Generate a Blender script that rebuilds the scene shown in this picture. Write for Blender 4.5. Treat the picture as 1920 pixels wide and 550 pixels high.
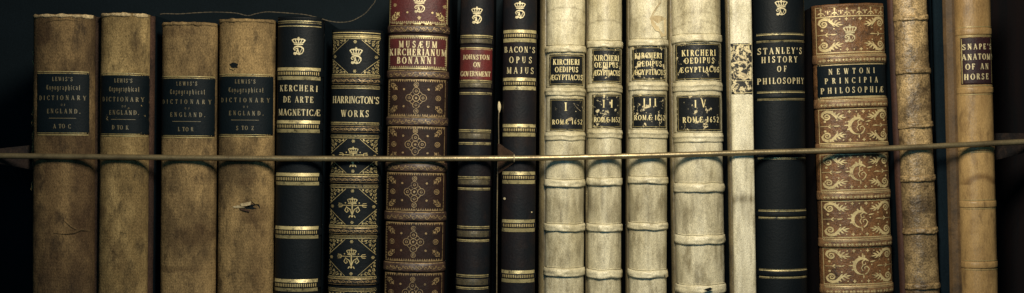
import bpy, math, random
from mathutils import Vector, noise
for o in list(bpy.data.objects): bpy.data.objects.remove(o)
random.seed(7)
S = 0.0005            # metres per measured unit (about half a millimetre)
BASE = 690.0          # measured height of the shelf the books stand on
D = 2200.0            # viewing distance in the same units
sc = bpy.context.scene
COL = sc.collection
def WX(px): return (px - 960.0) * S
def WZ(r): return (BASE - r) * S

# ---------------------------------------------------------------- camera
cd = bpy.data.cameras.new("camera"); cam = bpy.data.objects.new("camera", cd); COL.objects.link(cam)
cam.location = (0, -(D + 27) * S, WZ(275)); cam.rotation_euler = (math.radians(90), 0, 0)
cd.sensor_width = 36; cd.lens = 36 * D / 1920.0; cd.clip_start = 0.01; cd.clip_end = 50
sc.camera = cam
# ---------------------------------------------------------------- world, lamps, exposure
w = bpy.data.worlds.new("World"); sc.world = w; w.use_nodes = True
bg = w.node_tree.nodes["Background"]; bg.inputs[0].default_value = (0.14, 0.38, 0.62, 1); bg.inputs[1].default_value = 0.02
def area(name, loc, aim, size, size_y, power, col):
    ld = bpy.data.lights.new(name, 'AREA'); ld.shape = 'RECTANGLE'; ld.size = size; ld.size_y = size_y
    ld.energy = power; ld.color = col
    o = bpy.data.objects.new(name, ld); COL.objects.link(o); o.location = loc
    o.rotation_euler = (Vector(aim) - Vector(loc)).to_track_quat('-Z', 'Y').to_euler()
    return o
area("key_lamp", (0.08, -0.68, WZ(275) + 0.43), (0.08, 0, WZ(278)), 0.15, 0.22, 10.3, (1.0, 0.885, 0.69))
area("added_fill", (0.0, -1.35, WZ(275) + 0.10), (0, 0, WZ(275)), 0.3, 0.3, 2.2, (0.22, 0.62, 0.88))  # added bluish fill behind the camera; lifts the blacks in the gaps
sc.view_settings.view_transform = 'Standard'; sc.view_settings.look = 'None'
sc.view_settings.exposure = 0; sc.view_settings.gamma = 1

# ---------------------------------------------------------------- helpers
def mesh_obj(name, verts, faces, mat, parent=None, smooth=True, attr=None):
    me = bpy.data.meshes.new(name); me.from_pydata([tuple(v) for v in verts], [], faces); me.update()
    if smooth: me.polygons.foreach_set('use_smooth', [True] * len(me.polygons))
    if attr:
        a = me.attributes.new('stain', 'FLOAT', 'POINT'); a.data.foreach_set('value', attr)
    o = bpy.data.objects.new(name, me); COL.objects.link(o)
    if mat: me.materials.append(mat)
    if parent: o.parent = parent
    return o
def tag(o, label=None, cat=None, group=None, kind=None):
    if label: o['label'] = label
    if cat: o['category'] = cat
    if group: o['group'] = group
    if kind: o['kind'] = kind
    return o
def box_vf(x0, x1, y0, y1, z0, z1, bev=0.0):
    """box with chamfered front edges along z (front = y0)"""
    if bev <= 0:
        pts = [(x0, y0), (x1, y0), (x1, y1), (x0, y1)]
    else:
        pts = []
        n = 4
        for k in range(n + 1):
            a = math.pi + k / n * math.pi / 2
            pts.append((x0 + bev + bev * math.cos(a), y0 + bev + bev * math.sin(a)))
        for k in range(n + 1):
            a = 1.5 * math.pi + k / n * math.pi / 2
            pts.append((x1 - bev + bev * math.cos(a), y0 + bev + bev * math.sin(a)))
        pts += [(x1, y1), (x0, y1)]
    n = len(pts); V = []; F = []
    nz = 2
    for zz in (z0, z1):
        for p in pts: V.append((p[0], p[1], zz))
    for i in range(n): F.append((i, (i + 1) % n, n + (i + 1) % n, n + i))
    F.append(tuple(range(n))[::-1]); F.append(tuple(range(n, 2 * n)))
    return V, F
def tube_vf(pts, rad, n=8, cap=True):
    V = []; F = []
    P = [Vector(p) for p in pts]
    up = Vector((0, 1, 0.01))
    for i, p in enumerate(P):
        t = (P[min(i + 1, len(P) - 1)] - P[max(i - 1, 0)]).normalized()
        a = t.cross(up)
        if a.length < 1e-4: a = t.cross(Vector((1, 0, 0)))
        a.normalize(); b = t.cross(a)
        r = rad(i / (len(P) - 1)) if callable(rad) else rad
        for k in range(n):
            th = 2 * math.pi * k / n
            V.append(p + a * r * math.cos(th) + b * r * math.sin(th))
    for i in range(len(P) - 1):
        for k in range(n):
            F.append((i * n + k, i * n + (k + 1) % n, (i + 1) * n + (k + 1) % n, (i + 1) * n + k))
    if cap:
        F.append(tuple(range(n))[::-1]); F.append(tuple(range((len(P) - 1) * n, len(P) * n)))
    return V, F
def merge(parts):
    V = []; F = []
    for v, f in parts:
        b = len(V); V += list(v); F += [tuple(i + b for i in q) for q in f]
    return V, F

# ---------------------------------------------------------------- materials
def srgb(r, g, b):
    f = lambda c: (c / 255 / 12.92) if c / 255 <= 0.04045 else ((c / 255 + 0.055) / 1.055) ** 2.4
    return (f(r), f(g), f(b), 1)
SEED = [0]
def mk(name, c1, c2, c3=None, rough=0.6, spec=0.3, metal=0.0, big=9, bigc=(0.35, 0.65), fine=(900, 0.35),
       stretch=(1, 1, 1), bump=(350, 0.3), bump2=None, stain=None, chips=None, weave=False, coat=0):
    """c1/c2 mixed by large blotches, darkened/lightened by fine grain, bump; chips=(colour, scale, lo, hi) worn-through spots"""
    SEED[0] += 1
    m = bpy.data.materials.new(name); m.use_nodes = True; nt = m.node_tree; N = nt.nodes; L = nt.links
    bs = N["Principled BSDF"]
    tc = N.new("ShaderNodeTexCoord")
    mp = N.new("ShaderNodeMapping"); L.new(tc.outputs['Object'], mp.inputs[0]); mp.inputs['Scale'].default_value = stretch
    mp.inputs['Location'].default_value = (SEED[0] * 0.37, SEED[0] * 0.11, SEED[0] * 0.23)
    def nz(scale, detail=4, rough_=0.6, src=mp):
        n = N.new("ShaderNodeTexNoise"); n.inputs['Scale'].default_value = scale; n.inputs['Detail'].default_value = detail
        n.inputs['Roughness'].default_value = rough_; L.new(src.outputs[0], n.inputs['Vector']); return n
    def ramp(src, lo, hi):
        r = N.new("ShaderNodeMapRange"); r.inputs['From Min'].default_value = lo; r.inputs['From Max'].default_value = hi
        L.new(src, r.inputs['Value']); return r.outputs[0]
    def mix(f, a, b, mode='MIX'):
        x = N.new("ShaderNodeMix"); x.data_type = 'RGBA'; x.blend_type = mode
        if isinstance(f, float): x.inputs[0].default_value = f
        else: L.new(f, x.inputs[0])
        for v, s in ((a, x.inputs[6]), (b, x.inputs[7])):
            if isinstance(v, tuple): s.default_value = v
            else: L.new(v, s)
        return x.outputs[2]
    n1 = nz(big, 6, 0.62)
    col = mix(ramp(n1.outputs[0], *bigc), c1, c2)
    if c3:
        n3 = nz(big * 3.1, 8, 0.7)
        col = mix(ramp(n3.outputs[0], 0.5, 0.72), col, c3)
    if stain:
        at = N.new("ShaderNodeAttribute"); at.attribute_name = 'stain'
        col = mix(at.outputs['Fac'], col, stain)
    if fine:
        nf = nz(fine[0], 3, 0.7)
        v = N.new("ShaderNodeMapRange"); v.inputs['From Min'].default_value = 0.3; v.inputs['From Max'].default_value = 0.7
        v.inputs['To Min'].default_value = 1 - fine[1]; v.inputs['To Max'].default_value = 1 + fine[1] * 0.7
        L.new(nf.outputs[0], v.inputs['Value'])
        hs = N.new("ShaderNodeHueSaturation"); L.new(v.outputs[0], hs.inputs['Value']); L.new(col, hs.inputs['Color']); col = hs.outputs[0]
    if chips:
        raw = tc
        mp2 = N.new("ShaderNodeMapping"); L.new(tc.outputs['Object'], mp2.inputs[0]); mp2.inputs['Location'].default_value = chips[4] if len(chips) > 4 else (0, 0, 0)
        nc = nz(chips[1], 7, 0.72, mp2)
        fac = ramp(nc.outputs[0], chips[2], chips[3])
        col = mix(fac, col, chips[0])
        if metal > 0:
            mm = N.new("ShaderNodeMath"); mm.operation = 'SUBTRACT'; mm.inputs[0].default_value = 1.0; L.new(fac, mm.inputs[1])
            m2 = N.new("ShaderNodeMath"); m2.operation = 'MULTIPLY'; L.new(mm.outputs[0], m2.inputs[0]); m2.inputs[1].default_value = metal
            L.new(m2.outputs[0], bs.inputs['Metallic'])
    L.new(col, bs.inputs['Base Color'])
    if not (chips and metal > 0): bs.inputs['Metallic'].default_value = metal
    rr = N.new("ShaderNodeMapRange"); rr.inputs['To Min'].default_value = max(0.05, rough - 0.12); rr.inputs['To Max'].default_value = min(1, rough + 0.15)
    L.new(n1.outputs[0], rr.inputs['Value']); L.new(rr.outputs[0], bs.inputs['Roughness'])
    bs.inputs['Specular IOR Level'].default_value = spec
    prev = None
    def addbump(height, strength, dist):
        nonlocal prev
        b = N.new("ShaderNodeBump"); b.inputs['Strength'].default_value = strength; b.inputs['Distance'].default_value = dist
        L.new(height, b.inputs['Height'])
        if prev: L.new(prev, b.inputs['Normal'])
        prev = b.outputs[0]
    if bump2: addbump(nz(bump2[0], 5, 0.6).outputs[0], bump2[1], 0.004)
    if weave:
        for ax in (0, 2):
            wv = N.new("ShaderNodeTexWave"); wv.bands_direction = 'X' if ax == 0 else 'Z'; wv.inputs['Scale'].default_value = 190
            wv.inputs['Distortion'].default_value = 1.4; wv.inputs['Detail'].default_value = 2
            L.new(mp.outputs[0], wv.inputs['Vector']); addbump(wv.outputs['Fac'], 0.14, 0.0004)
    if bump: addbump(nz(bump[0], 4, 0.65).outputs[0], bump[1], 0.001)
    if prev: L.new(prev, bs.inputs['Normal'])
    return m

def gold(name, col, under, lo=0.60, hi=0.72, scale=260, metal=0.35, rough=0.42, loc=(0, 0, 0), fine=0.3):
    return mk(name, col, tuple(c * 0.62 for c in col[:3]) + (1,), rough=rough, spec=0.5, metal=metal, big=60, fine=(1200, fine),
              bump=(700, 0.25), chips=(under, scale, lo, hi, loc))

# ---------------------------------------------------------------- lettering (own drawn roman capitals, cap height 1)
T, H = 0.175, 0.075
def sr(x, y=0.035, h=0.15): return ('l', [(x - h, y), (x + h, y)], H)
def stem(x, serif=3):
    r = [('l', [(x, 0), (x, 1)], T)]
    if serif & 1: r.append(sr(x))
    if serif & 2: r.append(sr(x, 0.965))
    return r
def thin(x): return [('l', [(x, 0), (x, 1)], H), sr(x, 0.035, 0.13), sr(x, 0.965, 0.13)]
def ar(cx, cy, rx, ry, a0, a1): return ('a', cx, cy, rx, ry, a0, a1)
EARMS = lambda x: [('l', [(x, .965), (x + .44, .965)], H), ('l', [(x + .44, 1), (x + .44, .76)], H), ('l', [(x, .51), (x + .30, .51)], H),
                   ('l', [(x + .30, .62), (x + .30, .40)], H), ('l', [(x, .035), (x + .48, .035)], H), ('l', [(x + .48, 0), (x + .48, .26)], H)]
SP = [(.56, .78), (.50, .93), (.34, .965), (.18, .9), (.12, .74), (.2, .6), (.38, .5), (.54, .38), (.58, .24), (.5, .09), (.32, .035), (.16, .09), (.08, .26)]
G = {
 'A': (.86, [('l', [(.09, 0), (.44, 1)], H), ('l', [(.42, 1), (.76, 0)], T), ('l', [(.22, .34), (.62, .34)], H), sr(.1, .035, .12), sr(.76, .035, .14)]),
 'B': (.74, stem(.2) + [ar(.32, .755, .27, .22, -90, 90), ar(.32, .27, .34, .245, -90, 90), ('l', [(.2, .97), (.34, .97)], H), ('l', [(.2, .52), (.34, .52)], H), ('l', [(.2, .03), (.34, .03)], H)]),
 'C': (.80, [ar(.46, .5, .38, .47, 42, 318), ('l', [(.75, 1), (.75, .72)], H), ('l', [(.75, .02), (.75, .22)], H)]),
 'D': (.86, stem(.2) + [ar(.34, .5, .43, .465, -90, 90), ('l', [(.2, .965), (.35, .965)], H), ('l', [(.2, .035), (.35, .035)], H)]),
 'E': (.76, stem(.2) + EARMS(.2)),
 'F': (.70, stem(.2) + EARMS(.2)[:4]),
 'G': (.88, [ar(.46, .5, .38, .47, 42, 318), ('l', [(.75, 1), (.75, .72)], H), ('l', [(.75, .04), (.75, .42)], T), sr(.75, .43, .14)]),
 'H': (.92, stem(.2) + stem(.72) + [('l', [(.2, .5), (.72, .5)], H)]),
 'I': (.42, stem(.2)),
 'J': (.50, [('l', [(.3, 1), (.3, .15)], T), sr(.3, .965), ('l', [(.3, .18), (.24, .03), (.08, .03), (.04, .14)], .1)]),
 'K': (.86, stem(.2) + [('l', [(.24, .40), (.68, .97)], H), ('l', [(.38, .56), (.74, .02)], T), sr(.68, .965, .13), sr(.74, .035, .13)]),
 'L': (.70, stem(.2) + [('l', [(.2, .035), (.62, .035)], H), ('l', [(.62, 0), (.62, .28)], H)]),
 'M': (1.08, thin(.16) + stem(.9) + [('l', [(.18, 1), (.52, .05)], T), ('l', [(.52, .05), (.88, 1)], H)]),
 'N': (.92, thin(.16) + thin(.74) + [('l', [(.18, 1), (.72, .02)], T)]),
 'O': (.90, [ar(.45, .5, .38, .475, 0, 360)]),
 'P': (.72, stem(.2) + [ar(.32, .72, .32, .25, -90, 90), ('l', [(.2, .965), (.33, .965)], H), ('l', [(.2, .475), (.33, .475)], H)]),
 'R': (.84, stem(.2) + [ar(.32, .74, .29, .235, -90, 90), ('l', [(.2, .965), (.33, .965)], H), ('l', [(.2, .5), (.36, .5)], H), ('l', [(.42, .5), (.72, .03)], T), sr(.76, .035, .08)]),
 'S': (.68, [('l', SP, .13), ('l', [(.57, 1), (.57, .74)], H), ('l', [(.09, 0), (.09, .27)], H)]),
 'T': (.80, stem(.4, 1) + [('l', [(.06, .965), (.74, .965)], H), ('l', [(.06, 1), (.06, .74)], H), ('l', [(.74, 1), (.74, .74)], H)]),
 'U': (.88, [('l', [(.2, 1), (.2, .35)], T), sr(.2, .965), sr(.7, .965, .12), ('l', [(.7, 1), (.7, .35)], H), ('a2', .45, .36, .25, .32, 180, 360)]),
 'V': (.84, [('l', [(.1, 1), (.42, 0)], T), ('l', [(.42, 0), (.74, 1)], H), sr(.12, .965, .13), sr(.74, .965, .12)]),
 'W': (1.16, [('l', [(.1, 1), (.36, 0)], T), ('l', [(.36, 0), (.6, 1)], H), ('l', [(.56, 1), (.82, 0)], T), ('l', [(.82, 0), (1.06, 1)], H), sr(.12, .965, .13), sr(.56, .965, .12), sr(1.06, .965, .1)]),
 'Y': (.82, [('l', [(.1, 1), (.4, .45)], T), ('l', [(.4, .45), (.72, 1)], H), ('l', [(.4, .5), (.4, 0)], T), sr(.4), sr(.12, .965, .13), sr(.72, .965, .11)]),
 'Z': (.76, [('l', [(.08, .965), (.66, .965)], H), ('l', [(.64, .97), (.1, .03)], T), ('l', [(.08, .035), (.68, .035)], H), ('l', [(.08, 1), (.08, .76)], H), ('l', [(.68, 0), (.68, .24)], H)]),
 'Æ': (1.16, [('l', [(.06, 0), (.56, 1)], H), sr(.08, .035, .12), ('l', [(.24, .34), (.6, .34)], H), ('l', [(.62, 0), (.62, 1)], T), sr(.62, .035, .1)] + EARMS(.62)),
 "'": (.26, [('l', [(.12, 1), (.12, .7)], .12)]),
 '.': (.26, [('l', [(.1, .0), (.1, .16)], .16)]),
 '-': (.40, [('l', [(.05, .45), (.35, .45)], .1)]),
 ' ': (.45, []),
 '1': (.46, stem(.22, 1) + [('l', [(.22, .98), (.08, .86)], H)]),
 '2': (.66, [('l', [(.12, .78), (.2, .94), (.36, .97), (.5, .86), (.5, .68), (.1, .05)], .12), ('l', [(.08, .06), (.56, .06)], .12)]),
 '5': (.64, [('l', [(.52, .95), (.18, .95), (.15, .55), (.34, .62), (.52, .48), (.52, .2), (.34, .04), (.1, .1)], .11)]),
 '6': (.66, [('l', [(.48, .96), (.26, .82), (.12, .5), (.14, .2), (.32, .04), (.5, .18), (.5, .4), (.34, .54), (.16, .42)], .12)]),
 # black-letter lower case
 'c': (.44, [('l', [(.34, .62), (.2, .72), (.1, .58), (.1, .14), (.22, .02), (.36, .12)], .12)]),
 'a': (.50, [('l', [(.1, .6), (.24, .7), (.36, .58), (.36, .04), (.44, .0)], .12), ('l', [(.34, .4), (.12, .3), (.12, .06), (.3, .08)], .09)]),
 'g': (.50, [('l', [(.36, .66), (.16, .66), (.1, .5), (.1, .16), (.22, .04), (.36, .12)], .1), ('l', [(.38, .7), (.38, -.2), (.2, -.34), (.06, -.24)], .12)]),
 'h': (.52, [('l', [(.12, 1), (.12, 0)], .13), ('l', [(.14, .56), (.3, .7), (.4, .56), (.4, .1), (.3, -.14)], .12)]),
 'i': (.26, [('l', [(.06, .6), (.13, .68), (.13, .06), (.22, 0)], .12), ('l', [(.13, .84), (.13, .96)], .12)]),
 'l': (.26, [('l', [(.13, 1), (.13, .06), (.22, 0)], .13)]),
 'o': (.46, [('l', [(.22, .72), (.08, .56), (.08, .14), (.22, .0), (.38, .14), (.38, .56), (.22, .72)], .11)]),
 'p': (.50, [('l', [(.12, .72), (.12, -.32)], .13), ('l', [(.12, .6), (.28, .72), (.4, .58), (.4, .14), (.26, .02), (.12, .08)], .11)]),
 'r': (.38, [('l', [(.12, .7), (.12, 0)], .13), ('l', [(.12, .54), (.24, .7), (.34, .6)], .13)]),
 't': (.36, [('l', [(.14, .92), (.14, .1), (.28, .0)], .13), ('l', [(.02, .66), (.32, .68)], .08)]),
 'Ŧ': (.66, [('a', .36, .45, .26, .42, 60, 330), ('l', [(.08, .96), (.3, .86), (.6, .98)], .13), ('l', [(.36, .86), (.36, .1)], .1)]),
}
class Ink:
    """flat gilt decoration in book units (u right, r down) later laid on the curved spine"""
    def __init__(s): s.V = []; s.F = []; s.k = 0
    def _lay(s): s.k = (s.k + 1) % 14; return s.k
    def stroke(s, pts, wd, step=3.0):
        P = []
        for i in range(len(pts) - 1):
            a, b = pts[i], pts[i + 1]; d = math.hypot(b[0] - a[0], b[1] - a[1]); n = max(1, int(math.ceil(d / step)))
            for k in range(n): P.append((a[0] + (b[0] - a[0]) * k / n, a[1] + (b[1] - a[1]) * k / n))
        P.append(tuple(pts[-1][:2])); n = len(P)
        if n < 2: return
        lay = s._lay(); b0 = len(s.V)
        for i, p in enumerate(P):
            q0 = P[max(0, i - 1)]; q1 = P[min(n - 1, i + 1)]
            tx, ty = q1[0] - q0[0], q1[1] - q0[1]; l = math.hypot(tx, ty) or 1; tx /= l; ty /= l
            h = (wd(i / (n - 1)) if callable(wd) else wd) / 2
            s.V.append((p[0] - ty * h, p[1] + tx * h, lay)); s.V.append((p[0] + ty * h, p[1] - tx * h, lay))
        for i in range(n - 1): j = b0 + 2 * i; s.F.append((j, j + 1, j + 3, j + 2))
    def disc(s, u, r, rad, n=10):
        lay = s._lay(); b = len(s.V); s.V.append((u, r, lay))
        for k in range(n): s.V.append((u + rad * math.cos(2 * math.pi * k / n), r + rad * math.sin(2 * math.pi * k / n), lay))
        for k in range(n): s.F.append((b, b + 1 + k, b + 1 + (k + 1) % n))
    def arc(s, cu, cr, ru, rr, a0, a1, wd, n=18):
        s.stroke([(cu + ru * math.cos(math.radians(a0 + (a1 - a0) * k / n)), cr + rr * math.sin(math.radians(a0 + (a1 - a0) * k / n))) for k in range(n + 1)], wd)
    def ring(s, u, r, rad, wd): s.arc(u, r, rad, rad, 0, 360, wd, 14)
    def spiral(s, u, r, r0, r1, a0, turns, wd, n=26, flip=1):
        s.stroke([(u + (r0 + (r1 - r0) * k / n) * math.cos(math.radians(a0 + 360 * turns * k / n)) * flip,
                   r + (r0 + (r1 - r0) * k / n) * math.sin(math.radians(a0 + 360 * turns * k / n))) for k in range(n + 1)], wd)
    def leaf(s, u, r, ang, ln, wd, bend=0):
        a = math.radians(ang); P = []
        for k in range(7):
            t = k / 6; aa = a + math.radians(bend) * t
            P.append((u + ln * t * math.cos(aa), r + ln * t * math.sin(aa)))
        s.stroke(P, lambda t: max(0.15, wd * math.sin(math.pi * min(1, t * 0.9 + 0.1)) ** 0.8))
    def hline(s, u0, u1, r, wd, jit=0): s.stroke([(u0, r), (u1, r)], wd, 3.5)
    def teeth(s, u0, u1, r0, r1, pitch, fill=0.5):
        n = int((u1 - u0) / pitch); pitch = (u1 - u0) / n
        for k in range(n):
            x = u0 + (k + .5) * pitch; s.stroke([(x, r0), (x, r1)], pitch * fill, 4)
    def tri_row(s, u0, u1, r, h, pitch):
        n = int((u1 - u0) / pitch); pitch = (u1 - u0) / n
        for k in range(n):
            x = u0 + (k + .5) * pitch; b = len(s.V); lay = s._lay()
            s.V += [(x - pitch * .42, r, lay), (x + pitch * .42, r, lay), (x, r + h, lay)]; s.F.append((b, b + 1, b + 2))
    def tri_col(s, u, r0, r1, h, pitch):
        n = int((r1 - r0) / pitch); pitch = (r1 - r0) / n
        for k in range(n):
            x = r0 + (k + .5) * pitch; b = len(s.V); lay = s._lay()
            s.V += [(u, x - pitch * .42, lay), (u, x + pitch * .42, lay), (u + h, x, lay)]; s.F.append((b, b + 1, b + 2))
    def dots(s, u0, u1, r, rad, pitch):
        n = max(1, int((u1 - u0) / pitch))
        for k in range(n + 1): s.disc(u0 + (u1 - u0) * k / n, r, rad, 6)
    def text(s, txt, u0, u1, r0, r1, bold=1.0, slant=0.0, wob=0.25):
        h = r1 - r0; adv = sum(G[c][0] for c in txt); n = len(txt)
        W = u1 - u0; cond = min(.70, (W - 0.03 * h * (n - 1)) / (adv * h)); gap = (W - adv * h * cond) / max(1, n - 1)
        if n == 1: gap = 0; cond = min(1, W / (adv * h))
        x = u0
        for c in txt:
            a, items = G[c]; dy = random.uniform(-wob, wob); dx = random.uniform(-wob, wob); rot = random.uniform(-.02, .02)
            def M(p):
                xx = p[0] * h * cond; yy = p[1] * h
                return (x + dx + xx + yy * (slant + rot), r1 + dy - yy + xx * rot)
            for it in items:
                if it[0] == 'l': s.stroke([M(p) for p in it[1]], it[2] * h * bold, 3)
                else:
                    _, cx, cy, rx, ry, a0, a1 = it; P = []; nn = 16
                    for k in range(nn + 1):
                        an = math.radians(a0 + (a1 - a0) * k / nn); P.append(M((cx + rx * math.cos(an), cy + ry * math.sin(an))))
                    def wf(t, a0=a0, a1=a1, h=h): return h * bold * (H + (T - H) * abs(math.cos(math.radians(a0 + (a1 - a0) * t))) ** 1.6)
                    s.stroke(P, wf if it[0] == 'a' else H * h * bold * 1.2, 3)
            x += a * h * cond + gap
    # --- motifs
    def crown(s, u, r, w, h):
        s.stroke([(u - w * .34, r + h), (u, r + h * 1.06), (u + w * .34, r + h)], h * .16)
        s.stroke([(u - w * .36, r + h * .80), (u, r + h * .86), (u + w * .36, r + h * .80)], h * .10)
        for k in (-2, -1, 0, 1, 2):
            x = u + k * w * .2; top = r + h * (.22 + .07 * abs(k)); s.disc(u + k * w * .225, top + h * .05, w * .065, 8)
            s.stroke([(u + k * w * .16, r + h * .8), (u + k * w * .22, top + h * .12)], lambda t: w * .09 * (1 - t * .55))
        for k in (-1, 1):
            s.arc(u + k * w * .24, r + h * .46, w * .22, h * .24, 180, 360, w * .06, 8)
            s.stroke([(u + k * w * .34, r + h * .8), (u + k * w * .48, r + h * .42), (u + k * w * .44, r + h * .34)], w * .07)
            for j in range(4): s.disc(u + k * w * (.08 + .1 * j), r + h * (.2 + .012 * (j * j)), w * .038, 6)
        s.disc(u, r + h * .10, w * .055, 8); s.stroke([(u, r - h * .08), (u, r + h * .25)], w * .05); s.stroke([(u - w * .08, r + h * .04), (u + w * .08, r + h * .04)], w * .045)
    def mono(s, u, r, w, h):
        q = lambda pts: [(u + x * w, r + y * h) for x, y in pts]
        s.stroke(q([(-.05, .16), (-.12, .5), (-.2, .8), (-.3, .93), (-.42, .86), (-.4, .74), (-.2, .78), (.05, .92), (.3, .82), (.45, .55), (.44, .28), (.25, .08), (-.08, .02), (-.34, .1), (-.46, .3), (-.38, .46), (-.26, .42)]),
                 lambda t: h * (.085 + .075 * abs(math.sin(t * 6.5))))
        s.stroke(q([(-.3, .24), (-.08, .3), (.04, .78), (.1, .86)]), h * .11)
        s.stroke(q([(.1, .84), (.3, .3), (.4, .18)]), h * .06)
    def rosette(s, u, r, rad):
        s.disc(u, r, rad * .32, 7)
        for k in range(6): s.disc(u + rad * .68 * math.cos(k * 1.047), r + rad * .68 * math.sin(k * 1.047), rad * .27, 6)
    def fourdot(s, u, r, a):
        for dx, dy in ((1, 0), (-1, 0), (0, 1), (0, -1)): s.leaf(u, r, math.degrees(math.atan2(dy, dx)), a, a * .55)
    def acanthus(s, u, r, du, dr, k=1.0):
        """corner scroll: spiral in the corner, leafy plume running inwards; du/dr = +-1 directions inwards"""
        f = lambda x, y: (u + du * x * k, r + dr * y * k)
        s.stroke([f(9 + 5.2 * (1 - t / 22) * math.cos(-t * .45 + 2.2), 10 + 5.2 * (1 - t / 22) * math.sin(-t * .45 + 2.2)) for t in range(20)], lambda t: k * (2.8 - 1.6 * t))
        s.stroke([f(5.5, 14), f(2.2, 9), f(4, 4.0), (f(9.5, 1.6)), f(16, 3), f(21, 8.5), f(26, 11.5), f(32, 11)], lambda t: k * (1.4 + 3.4 * math.sin(math.pi * t)))
        for (x, y, dx, dy, w_) in ((20, 7, 4, -5, 2.6), (24, 9.5, 6, -5, 2.6), (28, 10.5, 8, -3, 2.4), (30, 11, 9, 1.5, 2.2), (26, 11.5, 7, 4, 2.2), (21, 10, 5, 5, 2.2), (16, 4, 3, -4, 2)):
            s.stroke([f(x, y), f(x + dx * .55, y + dy * .75), f(x + dx, y + dy)], lambda t, w_=w_: k * max(.3, w_ * math.sin(math.pi * (.25 + .75 * t))))
    def filigree(s, u, r, du, dr, W, Hh):
        """triangular corner piece filled with small scrolls and leaves"""
        s.stroke([(u, r + dr * Hh), (u + du * W, r)], .8)
        rnd = random.Random(int(abs(u) * 7 + abs(r)))
        for (a, b, R) in ((.12, .14, 3.1), (.36, .14, 2.9), (.14, .42, 2.9), (.60, .10, 2.1), (.10, .66, 2.1), (.34, .36, 2.2), (.78, .05, 1.5), (.06, .82, 1.4)):
            s.spiral(u + du * W * a, r + dr * Hh * b, R, .5, rnd.uniform(0, 360), 1.25, lambda t: .9 - .3 * t, 14, du)
        for (a, b, an) in ((.02, .02, 45), (.22, .03, 20), (.03, .28, 70), (.25, .26, 45), (.48, .2, 20), (.22, .5, 75), (.46, .04, 10), (.03, .54, 80), (.7, .1, 10), (.08, .74, 80)):
            s.leaf(u + du * W * a, r + dr * Hh * b, math.degrees(math.atan2(dr * math.sin(math.radians(an)), du * math.cos(math.radians(an)))), 4.2, 1.3)
    def spray(s, u, r, du, dr, k=1.0):
        """small flower spray pointing inwards from a corner"""
        f = lambda x, y: (u + du * x * k, r + dr * y * k)
        s.stroke([f(0, 0), f(6, 5), f(11, 11)], .8 * k)
        for x, y, an, l in ((2, 1, 5, 6), (1, 2, 85, 6), (5, 4, 10, 6), (4, 5, 80, 6), (8, 8, 20, 5), (8, 8, 75, 5), (10, 10, 45, 4)):
            p = f(x, y); s.leaf(p[0], p[1], math.degrees(math.atan2(dr * math.sin(math.radians(an)), du * math.cos(math.radians(an)))), l * k, 2.0 * k)
        for x, y in ((3, 8), (8, 3), (12, 7), (6, 12)): p = f(x, y); s.disc(p[0], p[1], .9 * k, 6)

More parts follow.
